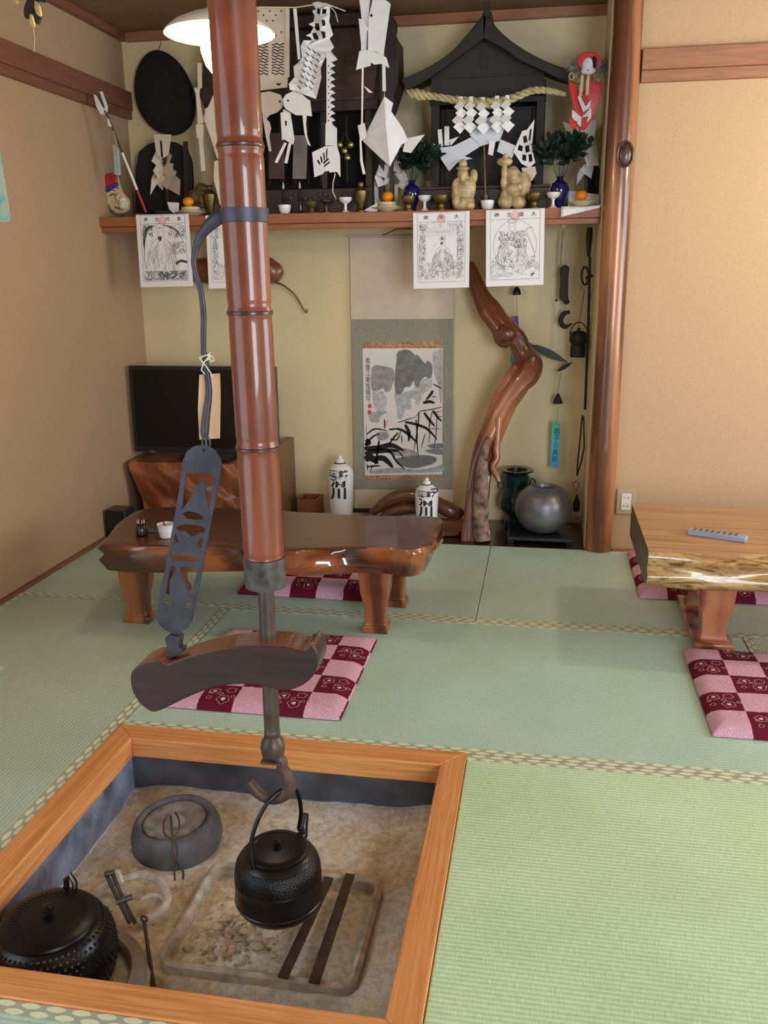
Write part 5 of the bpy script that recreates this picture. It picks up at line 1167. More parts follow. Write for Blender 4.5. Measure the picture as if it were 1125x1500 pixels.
# --- black tablets
prof = [(862, 243), (868, 240), (880, 246), (882, 300), (882, 318), (858, 318), (856, 262)]
tag(obj('black_tablet', MB().px(prof, 4.16, .03), DARKW, None, bevel=.004), 'black rounded tablet at the right end of the shelf behind the white streamer', 'tablet')
th_ = [(198, 312), (198, 250), (203, 222), (216, 211), (238, 206), (256, 208), (272, 218), (279, 236), (281, 268), (279, 312)]
bt_ = obj('black_tablet', MB().px(th_, 4.15, .035), DARKW, None, bevel=.005); tag(bt_, 'large black rounded tablet on the left of the shelf behind a white streamer', 'tablet')
mb = MB(); c = pt(241, 136, 4.22); rings = []
for (s_, dy) in ((.9, .02), (1, .012), (1, -.008), (.93, -.02), (.6, -.028), (.15, -.03)):
    ring = []
    for k in range(40):
        a = 2 * math.pi * k / 40; rx_ = 43 * (1 - .10 * math.sin(a)); ry = 62
        u = 241 + s_ * (rx_ * math.cos(a) - 8 * math.sin(a)); v = 136 - s_ * ry * math.sin(a) + 3 * s_ * math.cos(a); ring.append(pt(u, v, 4.22) + Vector((0, dy, 0)))
    rings.append(ring)
st_ = thing('black_oval_plaque', 'big black egg shaped plaque hanging on the wall above the left tablet', 'plaque', tuple(pt(241, 198, 4.22)))
obj('plaque_body', mb.loft(rings), plain('matte_black', (24, 23, 25), .85, var=.2, vs=30, bs=.3, bsc=80), st_); obj('hanging_cord', MB().tube([pt(232, 76, 4.235), pt(236, 62, 4.25)], .0015, 5), BROWNW, st_)
def stick_shide(u, vtop, y, label, x1_, k, lean):
    t = thing('paper_wand', label, 'paper wand', (on(u, y), y, SZ)); c = pt(u, vtop, y)
    obj('stick', MB().box(c.x - .007, c.x + .007, y, y + .012, SZ + .03, c.z), BROWNW, t)
    obj('block', MB().box(c.x - .05, c.x + .04, y - .03, y + .04, SZ + .0005, SZ + .032), BROWNW, t, bevel=.002)
    return t
t = stick_shide(239, 204, 4.03, 'white folded paper wand on a brown stick before the left black tablet', 0, 1, 0)
for nm, o_, dy in (('paper_collar', [(225, 197), (251, 197), (247, 226), (239, 232), (237, 205), (234, 205), (236, 234), (229, 226)], -.006), ('left_fold', [(228, 222), (240, 232), (237, 240), (243, 250), (232, 262), (224, 250), (229, 242), (222, 236)], -.01), ('left_tail', [(228, 246), (234, 262), (220, 286), (222, 262)], -.012),
                   ('right_fold', [(246, 222), (252, 228), (248, 238), (254, 240), (252, 250), (258, 254), (244, 262), (236, 248), (240, 236)], -.014), ('right_fold', [(252, 246), (259, 252), (244, 278), (237, 268)], -.018), ('right_tail', [(254, 254), (264, 264), (263, 286), (245, 276)], -.022), ('middle_fold', [(234, 250), (244, 262), (238, 279), (226, 266)], -.008)):
    obj(nm, MB().fold(o_, 4.03 + dy, .001, *{'l': (.8, -.5), 'r': (-.8, -.6), 'm': (.2, .7), 'p': (0, 0)}[nm[0]]), PAPER_W, t, smooth=False)
sheet('white_paper_tongue', 'curved white paper piece at the foot of the left paper wand', 'paper ornament', [('fold', [(245, 296), (262, 297), (262, 312), (255, 313), (248, 307)])], 3.96)
tag(obj('dark_stick', MB().px([(268, 207), (274, 207), (276, 300), (270, 300)], 4.05, .012), BROWNW, None), 'thin dark upright stick behind the left mandarin', 'stick')
mb = MB(); 
cvm = plain('brown_carving', (84, 62, 42), .5, var=.4, vs=30, coat=.2)
figx = on(292, 4.05)
mb = MB().ball((figx, 4.05, SZ + .03), (.05, .035, .03), 14).ball((figx + .012, 4.05, SZ + .075), (.038, .03, .05), 14).ball((figx + .02, 4.04, SZ + .125), (.03, .026, .022), 12).ball((figx - .02, 4.03, SZ + .09), (.025, .02, .03), 12)
tag(obj('wood_carving', mb, cvm, None, loc=(figx, 4.05, SZ), remesh=.004), 'brown carved wooden ornament behind the left brass vase', 'carving')
# --- mask and arrow
mk = thing('smiling_mask', 'beige smiling mask with red and blue cap leaning at the left end of the shelf', 'mask', (on(170, 4.0), 4.0, SZ))
mo = [(150, 262), (154, 256), (163, 254), (170, 258), (173, 270), (178, 282), (186, 292), (187, 306), (180, 312), (168, 312), (160, 303), (153, 285)]
obj('face', MB().px(smoothpath(mo + [mo[0]], 3)[:-1], 3.985, .03), plain('mask_beige', (206, 188, 150), .5, var=.12, vs=40), mk, bevel=.01, seg=4)
obj('cap', MB().px([(149, 263), (154, 255), (163, 253), (170, 258), (171, 268), (160, 273), (152, 277)], 3.976, .03), plain('cap_red', (176, 40, 48), .5, var=0), mk, bevel=.006, seg=3)
obj('cap_band', MB().px([(152, 277), (160, 272), (171, 267), (172, 272), (161, 278), (153, 283)], 3.972, .03), plain('cap_blue', (62, 44, 170), .5, var=0), mk, bevel=.004)
fe = MB()
for pts_, w_ in ((((158, 281), (163, 278), (168, 279)), .004), (((160, 287), (165, 284), (169, 285)), .004), (((170, 274), (174, 276)), .004), (((168, 303), (175, 306), (182, 303)), .005)): fe.tube([pt(a, b, 3.98) for a, b in pts_], w_ * .5, 6)
obj('brow_and_mouth', fe, INK, mk); obj('nose', MB().ball(pt(173, 290, 3.978), (.014, .012, .018), 12), plain('mask_nose', (206, 188, 150), .5, var=.1), mk); obj('beard', MB().ball(pt(180, 298, 3.97), (.02, .014, .03), 12), plain('mask_beard', (220, 206, 176), .8, var=.3, vs=90), mk)
ar = thing('ceremonial_arrow', 'long white and red arrow with white feathers leaning in the left corner', 'arrow', tuple(pt(214, 311, 3.93)))
WHT = plain('white_lacquer', (226, 222, 216), .4, var=0); RDL = plain('red_lacquer', (168, 30, 44), .4, var=0)
def AP(f): return (1 - f) * pt(145, 138, 3.80) + f * pt(214, 311, 3.92)
obj('shaft_upper', MB().tube([AP(.0), AP(.48)], .0042, 8), BROWNW, ar); obj('shaft_white', MB().tube([AP(.48), AP(.80)], .0058, 8), WHT, ar); obj('shaft_red', MB().tube([AP(.80), AP(1)], .0055, 8), RDL, ar)
for o_, dy in (([(137, 138), (141, 140), (152, 160), (152, 168), (147, 167), (141, 156)], 3.80), ([(146, 134), (150, 134), (158, 156), (157, 165), (152, 160)], 3.81)): obj('feather', MB().px(o_, dy, .002), PAPER, ar, smooth=False)
obj('paper_tie', MB().px([(156, 168), (160, 176), (164, 186), (158, 184)], 3.82, .002), PAPER, ar, smooth=False)
obj('bell_tag', MB().px([(165, 212), (169, 212), (172, 256), (168, 256)], 3.85, .002).px([(170, 216), (174, 216), (177, 256), (173, 257)], 3.854, .002), plain('pale_blue_tag', (160, 176, 186), .6, var=.1), ar, smooth=False)
obj('cord', MB().tube([pt(166, 192, 3.82), pt(169, 202, 3.83), pt(171, 214, 3.84), pt(168, 232, 3.85), pt(176, 280, 3.88)], .0022, 6), plain('gold_cord', (190, 160, 90), .6, var=0), ar)
# --- red lucky rake charm in clear wrap
km = thing('lucky_rake_charm', 'red and white lucky rake charm with smiling mask in clear wrap beside the post', 'charm', tuple(pt(858, 195, 3.925)))
RED = plain('charm_red', (206, 26, 30), .35, var=.08, coat=.3); yk = 3.925
obj('heart_backing', MB().px(smoothpath([(832, 116), (842, 122), (852, 138), (862, 120), (878, 116), (882, 130), (874, 156), (866, 176), (856, 190), (846, 182), (838, 150), (832, 116)], 3)[:-1], yk, .012), RED, km, bevel=.003)
obj('red_crest', MB().px([(845, 92), (848, 80), (858, 76), (874, 77), (884, 90), (878, 102), (850, 102)], yk - .006, .012), RED, km, bevel=.003)
obj('mask_face', MB().ball(pt(861, 96, yk - .008), (.022, .014, .030), 18).ball(pt(862, 104, yk - .010), (.030, .012, .014), 14), plain('mask_white', (232, 228, 232), .35, var=0), km, remesh=.003)
obj('mask_hair', MB().ball(pt(870, 92, yk - .004), (.012, .012, .026), 12), INK, km)
fm = MB(); 
for a in (856.5, 865.5): fm.tube([pt(a - 1.5, 97, yk - .012), pt(a, 96, yk - .014), pt(a + 1.5, 97, yk - .012)], .001, 5)
obj('mask_eyes', fm, INK, km); obj('mask_mouth', MB().ball(pt(861, 103, yk - .022), (.005, .002, .0025), 8), RED, km)
FUR = plain('silver_tinsel', (120, 116, 116), .6, .2, var=.6, vs=140)
for (cx_, cy_) in ((841, 97), (884, 98)):
    mb = MB(); c = pt(cx_, cy_, yk)
    for k in range(70):
        d = Vector((random.gauss(0, 1), random.gauss(0, .7), random.gauss(0, 1))).normalized(); mb.tube([c, c + d * random.uniform(.028, .048)], [.003, .0006], 4)
    o = obj('tinsel', mb, FUR, km); o['kind'] = 'stuff'
for s in ((834, 104, 852, 124), (866, 104, 880, 122)): obj('gold_bale', MB().px([(s[0], s[1]), (s[2], s[1] + 1), (s[2] - 2, s[3]), (s[0] + 4, s[3] - 4)], yk - .014, .018), plain('dark_gold', (112, 92, 58), .5, .4, var=.4, vs=60), km, bevel=.004)
obj('silver_coin', MB().tube([pt(837, 112, yk - .022) + Vector((.009 * math.cos(a), 0, .012 * math.sin(a))) for a in [i * math.pi / 6 for i in range(12)]], .003, 6, True), plain('silver', (190, 190, 190), .3, .6, var=0), km)
for u in (851, 860): obj('gold_slip', MB().px([(u, 110), (u + 4, 110), (u + 2, 140), (u - 3, 140)], yk - .024, .003), plain('pale_gold', (214, 190, 142), .45, var=0), km)
obj('white_ribbon', MB().px([(838, 160), (852, 172), (866, 158), (866, 172), (852, 188), (838, 172)], yk - .012, .003).px([(846, 142), (850, 140), (858, 156), (866, 146), (864, 158), (854, 164)], yk - .016, .003), PAPER, km, smooth=False)
for o_ in ([(832, 171), (846, 178), (844, 190), (836, 186)], [(852, 172), (862, 170), (858, 184), (850, 190)]): obj('red_bow', MB().px(o_, yk - .014, .006), RED, km, bevel=.002)
wm, nt, b_, L = newmat('clear_wrap'); b_.inputs['Transmission Weight'].default_value = 1; b_.inputs['Roughness'].default_value = .05; b_.inputs['IOR'].default_value = 1.08; b_.inputs['Base Color'].default_value = (.95, .97, 1, 1)
wr = [(820, 74), (892, 74), (895, 100), (886, 132), (872, 165), (862, 180), (846, 180), (838, 150), (826, 110)]
W_ = [pt(u, v, yk - .035) for u, v in wr]; cW = sum(W_, Vector()) / len(W_)
obj('clear_wrap', MB().add(W_ + [cW + Vector((0, -.015, .02))], [(i, (i + 1) % len(W_), len(W_)) for i in range(len(W_))]), wm, km, solid=.0006, smooth=False)
t = thing('paper_wand', 'white paper wand on a dark stick at the right end beneath the red charm', 'paper wand', (on(865, 4.09), 4.09, SZ))
c = pt(862, 190, 4.09); obj('stick', MB().box(c.x - .006, c.x + .008, 4.09, 4.102, SZ + .001, c.z), BROWNW, t)
for nm, o_, dy in (('paper_collar', [(848, 177), (875, 175), (867, 222), (862, 236), (858, 192), (852, 200)], -.008), ('back_collar', [(824, 178), (848, 186), (846, 204), (832, 200)], -.004), ('fold', [(872, 206), (876, 226), (864, 232), (858, 222)], -.012), ('fold', [(860, 220), (874, 222), (877, 242), (860, 244), (856, 230)], -.016), ('fold', [(856, 240), (870, 244), (866, 262), (850, 250)], -.02), ('tail', [(850, 246), (858, 252), (844, 272), (846, 256)], -.01)):
    obj(nm, MB().fold(o_, 4.09 + dy - .03, .001, *((.8, -.5) if nm == 'fold' else (-.6, .4))), PAPER, t, smooth=False)
# --- big dark shrine behind the bamboo
LS = plain('old_dark_brown_wood', (40, 30, 30), .55, var=.3, vs=6, bs=.2); LSR = plain('old_roof_wood', (62, 46, 42), .6, var=.25, vs=10, bs=.2)
ls = thing('large_shrine', 'large dark wooden cabinet shrine with shingled eaves behind the bamboo tube', 'shrine', (on(435, 4.1), 4.1, SZ))
y0 = 4.06; zt_ = lambda v: P(450, v, 1, y0).z
xa, xb = pt(300, 100, y0).x, pt(560, 100, y0).x
obj('roof_crest', MB().box(xa, xb + .04, y0 - .05, YB - .035, zt_(44), zt_(26)), LS, ls, bevel=.006)
for k in range(7):
    v = 46 + 15 * k; yy = y0 - .02 - .008 * k
    obj('roof_board', MB().prism([(xa + .01, yy, zt_(v)), (xb - .004 * k, yy, zt_(v)), (xb - .004 * k, yy - .01, zt_(v + 16)), (xa + .01, yy - .01, zt_(v + 16))], (0, .012, .004)), LSR, ls, bevel=.002)
obj('eave_end', MB().px([(556, 40), (572, 34), (574, 50), (582, 56), (584, 120), (572, 158), (562, 176), (556, 150)], y0 - .06, .16), LS, ls, bevel=.004)
obj('eave_end', MB().px([(300, 96), (318, 100), (318, 150), (300, 160), (289, 132)], y0 - .06, .16), LS, ls, bevel=.004)
obj('beam', MB().box(pt(330, 150, y0).x, pt(556, 150, y0).x, y0 - .03, y0 + .0, zt_(166), zt_(150)), LS, ls, bevel=.003)
xa2, xb2 = pt(322, 200, y0).x, pt(545, 200, y0).x
obj('cabinet_back', MB().box(xa2, xb2, 4.22, 4.235, SZ, zt_(150)), plain('shrine_black_inside', (16, 13, 15), .8, var=.2), ls)
for a, b in ((xa2, xa2 + .03), (xb2 - .03, xb2), (-.74, -.715), (-.995, -.97)): obj('pillar', MB().box(a, b, y0 - .01, y0 + .02, SZ + .001, zt_(164)), LS, ls, bevel=.003)
obj('side_wall', MB().box(xb2 - .014, xb2, y0 + .02, 4.22, SZ, zt_(150)), LS, ls); obj('side_wall', MB().box(xa2, xa2 + .014, y0 + .02, 4.22, SZ, zt_(150)), LS, ls)
for k in range(9):
    xx = xa2 + .08 + .06 * k
    obj('lattice_bar', MB().box(xx, xx + .008, y0 + .06, y0 + .068, SZ + .14, zt_(170)), LS, ls)
lst = thing('carved_altar_base', 'dark carved step base of the large shrine behind the row of cups', 'altar step', (on(440, 4.0), 4.0, SZ))
obj('base_step', MB().box(pt(330, 300, 4.0).x, pt(546, 300, 4.0).x, 3.985, 4.05, SZ + .0005, SZ + .105), LS, lst, bevel=.003)
ca = MB()
for k in range(14):
    c = Vector((pt(425, 280, 3.985).x + .022 * k, 3.984, SZ + .07 + .012 * math.sin(k * 1.2))); ca.ball(c, (.012, .006, .010), 8)
o = obj('carving', ca, LSR, lst); o['kind'] = 'stuff'
# plaques, candlesticks, bells in front of the large shrine
tag(obj('grey_tablet', MB().px([(430, 198), (450, 198), (448, 262), (428, 262)], 4.0, .012), plain('grey_tablet_paint', (120, 116, 116), .6, var=.15), None, bevel=.002), 'narrow grey upright tablet in the large dark shrine', 'tablet')
tag(obj('brown_tablet', MB().px([(394, 194), (416, 195), (416, 262), (393, 262)], 4.0, .012), plain('brown_tablet_paint', (66, 44, 44), .6, var=.15), None, bevel=.002), 'narrow reddish brown upright tablet in the large dark shrine', 'tablet')
CAN = plain('dark_glass_candle', (48, 36, 36), .15, var=0, coat=.5)
for u, lb in ((416, 'left dark candlestick behind the small white cup'), (440, 'right dark candlestick between the white and brown cups')):
    t, x = prof_thing('candlestick', lb, 'candlestick', u, 3.975, [(.016, .001), (.017, .006), (.008, .014), (.006, .05), (.011, .06), (.007, .07), (.007, .10), (.002, .108)], CAN, 16, 'dark candlesticks')
    obj('candle_tip', MB().lathe([(.004, .107), (.0045, .12), (.001, .135)], (x, 3.975, SZ), 10), PAPER_W, t)
GOLD = plain('bell_gold', (206, 196, 130), .22, .9, var=0)
bl = thing('bell_cluster', 'cluster of small gold bells hanging in the large dark shrine', 'bells', tuple(pt(508, 234, 3.99)))
for (u, v) in ((498, 212), (514, 212), (505, 221), (509, 231)): obj('bell', MB().ball(pt(u, v, 3.99), .0145, 16), GOLD, bl)
obj('bell_cord', MB().tube([pt(500, 208, 3.99), pt(506, 193, 3.99), pt(512, 208, 3.99)], .002, 6), plain('dark_cord', (60, 60, 66), .7, var=0), bl)
# ---------------------------------------------------------------- cut paper hangings before the large shrine
yp = 3.80
def zA(pts): return [(370 + x / 4.412, y / 4.412) for x, y in pts]
def grid_holes(u0, u1, v0, v1, nu, nv, hw, hh, slant=0, jit=0, seed=1):
    r = random.Random(seed); out = []
    for j in range(nv):
        for i in range(nu):
            cx_ = u0 + (i + .5 + (.5 if j % 2 else 0)) * (u1 - u0) / nu; cy_ = v0 + (j + .5) * (v1 - v0) / nv
            if cx_ > u1 - hw: continue
            cy_ += slant * (cx_ - u0); out.append([(cx_ - hw, cy_ - slant * 0), (cx_ - hw * .2, cy_ - hh), (cx_ + hw, cy_ + slant * hw), (cx_ + hw * .2, cy_ + hh)])
    return out
yp0, yp = yp, yp + .03
pan = thing('cut_paper_hanging', 'white cut paper panel with triangles and wave slits beside the lamp', 'paper hanging', tuple(pt(395, 131, yp)))
tri = [[(x - 1.6, y - 1), (x + 1.6, y - 1), (x, y + 2.5)] for x, y in ((378, 16), (395, 16), (412, 16), (386, 22), (404, 22), (391, 30), (400, 30), (395, 42), (404, 52), (386, 50), (412, 47))]
wav = []
for j in range(11):
    for (a, b) in ((376, 393), (398, 416)):
        y_ = 64 + 4.3 * j; up_ = [(a + (b - a) * i / 8, y_ + 1.3 * math.sin(i * 1.5 + j)) for i in range(9)]; wav.append(up_ + [(u, v + 1.9) for u, v in up_[::-1]])
shape('cut_sheet', [(364, 10), (424, 10), (424, 62), (421, 128), (366, 134)], tri + wav + [[(403, 122), (413, 122), (408, 126)]], lambda a, b: pt(a, b, yp), (0, .001, 0), PAPER_W, pan, smooth=False)
obj('side_strip', MB().px([(418, 10), (424, 10), (424, 113), (418, 113)], yp - .006, .001), PAPER_W, pan, smooth=False)
yp = yp0
net = thing('cut_paper_hanging', 'white cut paper net fanning down with a paper sea bream and fan beneath', 'paper hanging', tuple(pt(455, 170, yp)))
no = zA([(385, 20), (420, 10), (500, 30), (500, 90), (495, 140), (520, 225), (497, 250), (527, 305), (505, 330), (550, 385), (500, 410), (470, 370), (440, 440), (445, 500), (410, 640), (330, 610), (240, 580), (235, 540), (270, 500), (265, 430), (300, 400), (320, 370), (310, 300), (330, 260), (385, 262), (375, 240), (345, 230), (375, 215), (395, 175), (362, 155), (395, 140), (400, 100), (385, 70), (410, 60)])
nh = [zA(h) for h in ([(420, 50), (440, 60), (435, 95), (415, 85)], [(450, 55), (480, 60), (475, 90), (450, 90)], [(405, 150), (430, 150), (435, 195), (415, 200), (402, 180)], [(445, 125), (468, 130), (472, 165), (450, 170)], [(385, 215), (410, 210), (428, 245), (420, 262), (395, 250)], [(440, 200), (470, 205), (472, 245), (455, 250)])]
for j in range(8):
    for i in range(4):
        x = 350 - 9 * j + 32 * i; y = 300 + 36 * j + 20 * i
        if x + 30 > 470 - 8 * j or y > 560: continue
        nh.append(zA([(x, y), (x + 9, y + 2), (x + 30, y + 24), (x + 20, y + 25)]))
shape('net_sheet', no, nh, lambda a, b: pt(a, b, yp + .01 * math.sin(a * .25)), (0, .001, 0), PAPER, net, smooth=False)
ch = [(475, 330)]
left = [(478, y) for y in range(340, 800, 30)]; right = []
for k, y in enumerate(range(400, 780, 44)): right += [(505, y), (535, y + 26), (508, y + 36)]
chain_o = zA([(478, 330), (550, 385), (505, 398)] + right + [(520, 800), (478, 800)])
chh = [zA([(486, y), (498, y + 6), (490, y + 16)]) for y in range(420, 780, 44)] + [zA([(500, y + 24), (512, y + 28), (503, y + 36)]) for y in range(420, 760, 44)]
shape('chain_strip', chain_o, chh, lambda a, b: pt(a, b, yp - .01), (0, .001, 0), PAPER, net, smooth=False)
obj('chain_tail', MB().px(zA([(472, 795), (510, 800), (545, 830), (545, 940), (470, 940)]), yp - .01, .001), PAPER, net, smooth=False)
fh = [zA([(415 + 20 * k, 1040 - 24 * k), (425 + 20 * k, 1030 - 24 * k), (440 + 14 * k, 1060 - 12 * k), (432 + 14 * k, 1066 - 12 * k)]) for k in range(4)] + [zA([(460, 1068), (500, 1040 - 0), (500, 1052), (462, 1082)]), zA([(455, 1050), (488, 1020), (494, 1030), (460, 1062)])]
shape('cut_fan', zA([(385, 985), (470, 945), (545, 940), (565, 1010), (568, 1145), (545, 1110), (498, 1115), (495, 1105), (462, 1108), (458, 1122), (400, 1146)]), fh, lambda a, b: pt(a, b, yp - .016), (0, .001, 0), PAPER, net, smooth=False)
obj('tail_string', MB().tube([pt(*p, yp - .014) for p in zA([(535, 1120), (520, 1180), (518, 1240), (540, 1285)])], .0018, 6), STRING, net)
shape('bream_body', zA([(196, 640), (215, 612), (260, 590), (320, 610), (355, 640), (372, 650), (384, 752), (345, 745), (280, 745), (215, 705), (200, 680)]), [zA([(222, 644), (236, 644), (236, 656), (222, 656)])], lambda a, b: pt(a, b, yp - .02), (0, .001, 0), PAPER, net, smooth=False)
shape('bream_leg', zA([(198, 705), (245, 730), (270, 900), (262, 935), (210, 905)]), [zA([(208, 780), (222, 782), (220, 815), (208, 812)])], lambda a, b: pt(a, b, yp - .012), (0, .001, 0), PAPER, net, smooth=False)
for o_ in ([(180, 730), (205, 720), (215, 900), (190, 905)], [(205, 920), (222, 925), (160, 1055), (142, 1048)], [(232, 925), (252, 920), (224, 1058), (205, 1052)], [(322, 740), (350, 745), (345, 800), (352, 880), (376, 945), (358, 935), (335, 860), (328, 800)]):
    obj('paper_strip', MB().px(zA(o_), yp - .014, .001), PAPER, net, smooth=False)
obj('long_strip', MB().px(zA([(262, 55), (284, 55), (310, 380), (292, 385)]), yp - .004, .001), PAPER, net, smooth=False)
obj('top_string', MB().tube([pt(*p, yp) for p in zA([(40, 45), (280, 48), (400, 30), (470, 22), (600, 72)])], .002, 6), STRING, net)
obj('top_string', MB().tube([pt(*p, yp) for p in zA([(500, 40), (535, 80), (552, 145)])], .0016, 6), STRING, net)
sheet('tan_paper_fish', 'tan shaded cut paper fish with leg strips just right of the bamboo tube', 'paper hanging', [
    ('body', zA([(45, 600), (110, 590), (180, 612), (196, 645), (195, 690), (160, 725), (110, 745), (80, 780), (60, 720), (48, 670)])), ('leg', zA([(62, 740), (110, 790), (120, 830), (108, 880), (122, 978), (106, 978), (85, 880)]), -.003)], yp + .02, PAPER_W)
obj('eye', MB().ball(pt(*zA([(176, 656)])[0], yp + .018), (.004, .002, .005), 8), INK, bpy.data.objects['tan_paper_fish'])
sheet('white_paper_fish', 'upright folded white paper fish hanging high before the large shrine', 'paper hanging', [
    ('body_left', zA([(690, 0), (760, 0), (745, 150), (735, 330), (700, 330), (705, 120)])), ('body_right', zA([(775, 0), (860, 0), (892, 25), (845, 360), (790, 330), (745, 330), (748, 120)]), -.006), ('fin', zA([(685, 120), (712, 125), (760, 200), (740, 195), (718, 320), (705, 320)]), -.01),
    ('tail', zA([(690, 330), (760, 320), (845, 360), (865, 372), (884, 440), (830, 412), (785, 418), (765, 402), (762, 425), (668, 452)]), -.004), ('tail_strip', zA([(838, 415), (858, 415), (862, 588), (840, 588)])), ('long_strip', zA([(706, 440), (718, 440), (716, 560), (712, 800), (702, 900), (712, 1040), (730, 1125), (712, 1125), (695, 1040), (692, 900), (702, 780), (704, 560)]), .002), ('strip_tip', zA([(716, 552), (750, 575), (778, 600), (750, 598)]))], yp, PAPER)
obj('eye', MB().ball(pt(*zA([(768, 100)])[0], yp - .007), (.005, .002, .006), 8), INK, bpy.data.objects['white_paper_fish'])
kt = [(533, 198), (540, 188), (546, 175), (563, 142), (576, 152), (572, 163), (592, 190), (598, 205), (586, 220), (571, 244), (560, 232), (546, 220), (534, 212)]
t = thing('paper_kite_fish', 'large diamond folded white paper fish left of the house shrine', 'paper hanging', tuple(pt(568, 244, 3.86)))
obj('left_wing', MB().prism([pt(563, 141, 3.85), pt(536, 196, 3.88), pt(532, 207, 3.885), pt(546, 221, 3.88), pt(571, 244, 3.85), pt(565, 180, 3.84)], (0, .001, 0)), PAPER, t, smooth=False)
obj('right_wing', MB().prism([pt(563, 141, 3.85), pt(576, 151, 3.86), pt(573, 163, 3.86), pt(590, 188, 3.88), pt(598, 206, 3.89), pt(588, 212, 3.88), pt(571, 244, 3.85), pt(565, 180, 3.84)], (0, .001, 0)), PAPER, t, smooth=False)
obj('left_fin', MB().px([(524, 184), (534, 180), (538, 200), (528, 208)], 3.87, .001), PAPER, t, smooth=False); obj('tail_triangle', MB().px([(594, 203), (622, 197), (602, 224), (590, 222)], 3.9, .001), PAPER, t, smooth=False)
tw = thing('paper_wand', 'white folded paper wand behind the rice cakes under the large paper fish', 'paper wand', (on(572, 4.06), 4.06, SZ))
c = pt(573, 244, 4.06); obj('stick', MB().box(c.x - .007, c.x + .007, 4.06, 4.072, SZ + .001, c.z), BROWNW, tw)
for nm, o_, dy in (('left_fold', [(556, 236), (570, 244), (566, 262), (552, 256)], -.01), ('left_fold', [(552, 250), (572, 262), (566, 270), (554, 274), (549, 260)], -.014), ('right_fold', [(578, 236), (588, 236), (586, 254), (576, 250)], -.01), ('right_fold', [(578, 254), (592, 250), (600, 262), (588, 268)], -.014), ('right_tail', [(588, 262), (600, 266), (590, 278), (582, 272)], -.018), ('left_tail', [(548, 262), (556, 274), (558, 300), (549, 300)], -.006), ('right_strip', [(578, 270), (583, 270), (583, 296), (578, 296)], -.006)):
    obj(nm, MB().fold(o_, 4.06 + dy, .001, *((.8, -.5) if 'left' in nm else (-.8, -.4))), PAPER, tw, smooth=False)
sheet('zigzag_strip', 'long narrow white zigzag paper strip hanging below the lamp left of the bamboo', 'paper hanging', [('strip', [(289, 92), (295, 92), (296, 128), (290, 132)]), ('strip', [(284, 129), (293, 128), (292, 138), (298, 180), (290, 182), (287, 138)], -.003), ('strip', [(287, 182), (298, 182), (298, 204), (288, 202)], -.006), ('tail', [(291, 202), (297, 204), (301, 250), (295, 251)], -.004)], yp, PAPER_W)
sheet('folded_paper_fish', 'folded white paper fish half hidden behind the left of the bamboo tube', 'paper hanging', [('hanging_strip', [(316, 20), (319, 20), (319, 142), (316, 142)], .002), ('body', [(312, 140), (330, 150), (330, 240), (318, 232), (308, 200), (298, 172)]), ('lower_fold', [(314, 236), (332, 232), (334, 300), (322, 300), (313, 262)], .004), ('tail', [(300, 160), (312, 152), (312, 176), (302, 174)], -.004)], yp, PAPER_W)
q = pt(317, 20, yp); o = bpy.data.objects['folded_paper_fish']; obj('thread', MB().tube([q, Vector((q.x, q.y, ZC))], .0012, 5), STRING, o)
q = pt(563, 142, 3.855); o = bpy.data.objects['paper_kite_fish']; obj('thread', MB().tube([q, Vector((q.x, q.y, ZC))], .0009, 5), STRING, o)
# ---------------------------------------------------------------- metal pieces on the right of the alcove wall
yw = 4.2
def cordline(pts, y=yw, r=.0012, mt=STRING): return MB().tube([pt(u, v, y) for u, v in pts], r, 5)
wc = thing('wind_chime', 'small black dome wind chime with purple and blue slip under the rightmost print', 'wind chime', tuple(pt(753, 530, yw)))
c = pt(757, 432, yw); obj('bell', MB().lathe([(.018, 0), (.019, .006), (.016, .02), (.01, .032), (.003, .037), (.001, .038)], c, 20), IRON, wc)
obj('cord', cordline([(757, 432), (757, 463)]), plain('dark_string', (70, 66, 60), .8, var=0), wc)
obj('slip', MB().px([(753, 463), (759, 463), (760, 480), (752, 480)], yw, .002), plain('purple_slip', (92, 76, 160), .7, var=.1), wc, label='purple upper slip', smooth=False)
obj('slip', MB().px([(752, 480), (760, 480), (757, 532), (747, 533)], yw, .002), plain('aqua_slip', (98, 186, 198), .7, var=.15), wc, label='aqua lower slip', smooth=False)
DI = plain('dark_hanging_iron', (40, 34, 32), .6, .3, var=.3, vs=40, bs=.2)
fi = thing('iron_fish', 'long dark grey metal fish hanging beside the driftwood burl', 'ornament', tuple(pt(805, 528, yw)))
def fish2d(a, b, wd, y, name, par, mt):
    a = Vector(a); b = Vector(b); d = b - a; n = Vector((-d.y, d.x)).normalized(); top = []; bot = []
    for k in range(13):
        f = k / 12; ww = wd * (math.sin(math.pi * min(1, f * 1.05)) ** .8 * (1 if f > .12 else .6) + (.5 if f < .06 else .04)) ; p = a + d * f; top.append(tuple(p + n * ww / 2)); bot.append(tuple(p - n * ww / 2))
    return obj(name, MB().px(top + bot[::-1], y, .01), mt, par, bevel=.003)
fish2d((775, 504), (832, 531), 11, yw, 'fish_body', fi, plain('grey_green_iron', (52, 58, 54), .5, .3, var=.2))
f2 = thing('small_iron_fish', 'small dark metal fish tilted under the long metal fish', 'ornament', tuple(pt(828, 540, yw - .01))); fish2d((838, 531), (815, 545), 5.5, yw - .01, 'fish_body', f2, DI)
ih = thing('iron_hook_ornament', 'dark rounded iron handle with ball and hook hanging by a cord from the shelf', 'ornament', tuple(pt(827, 480, yw)))
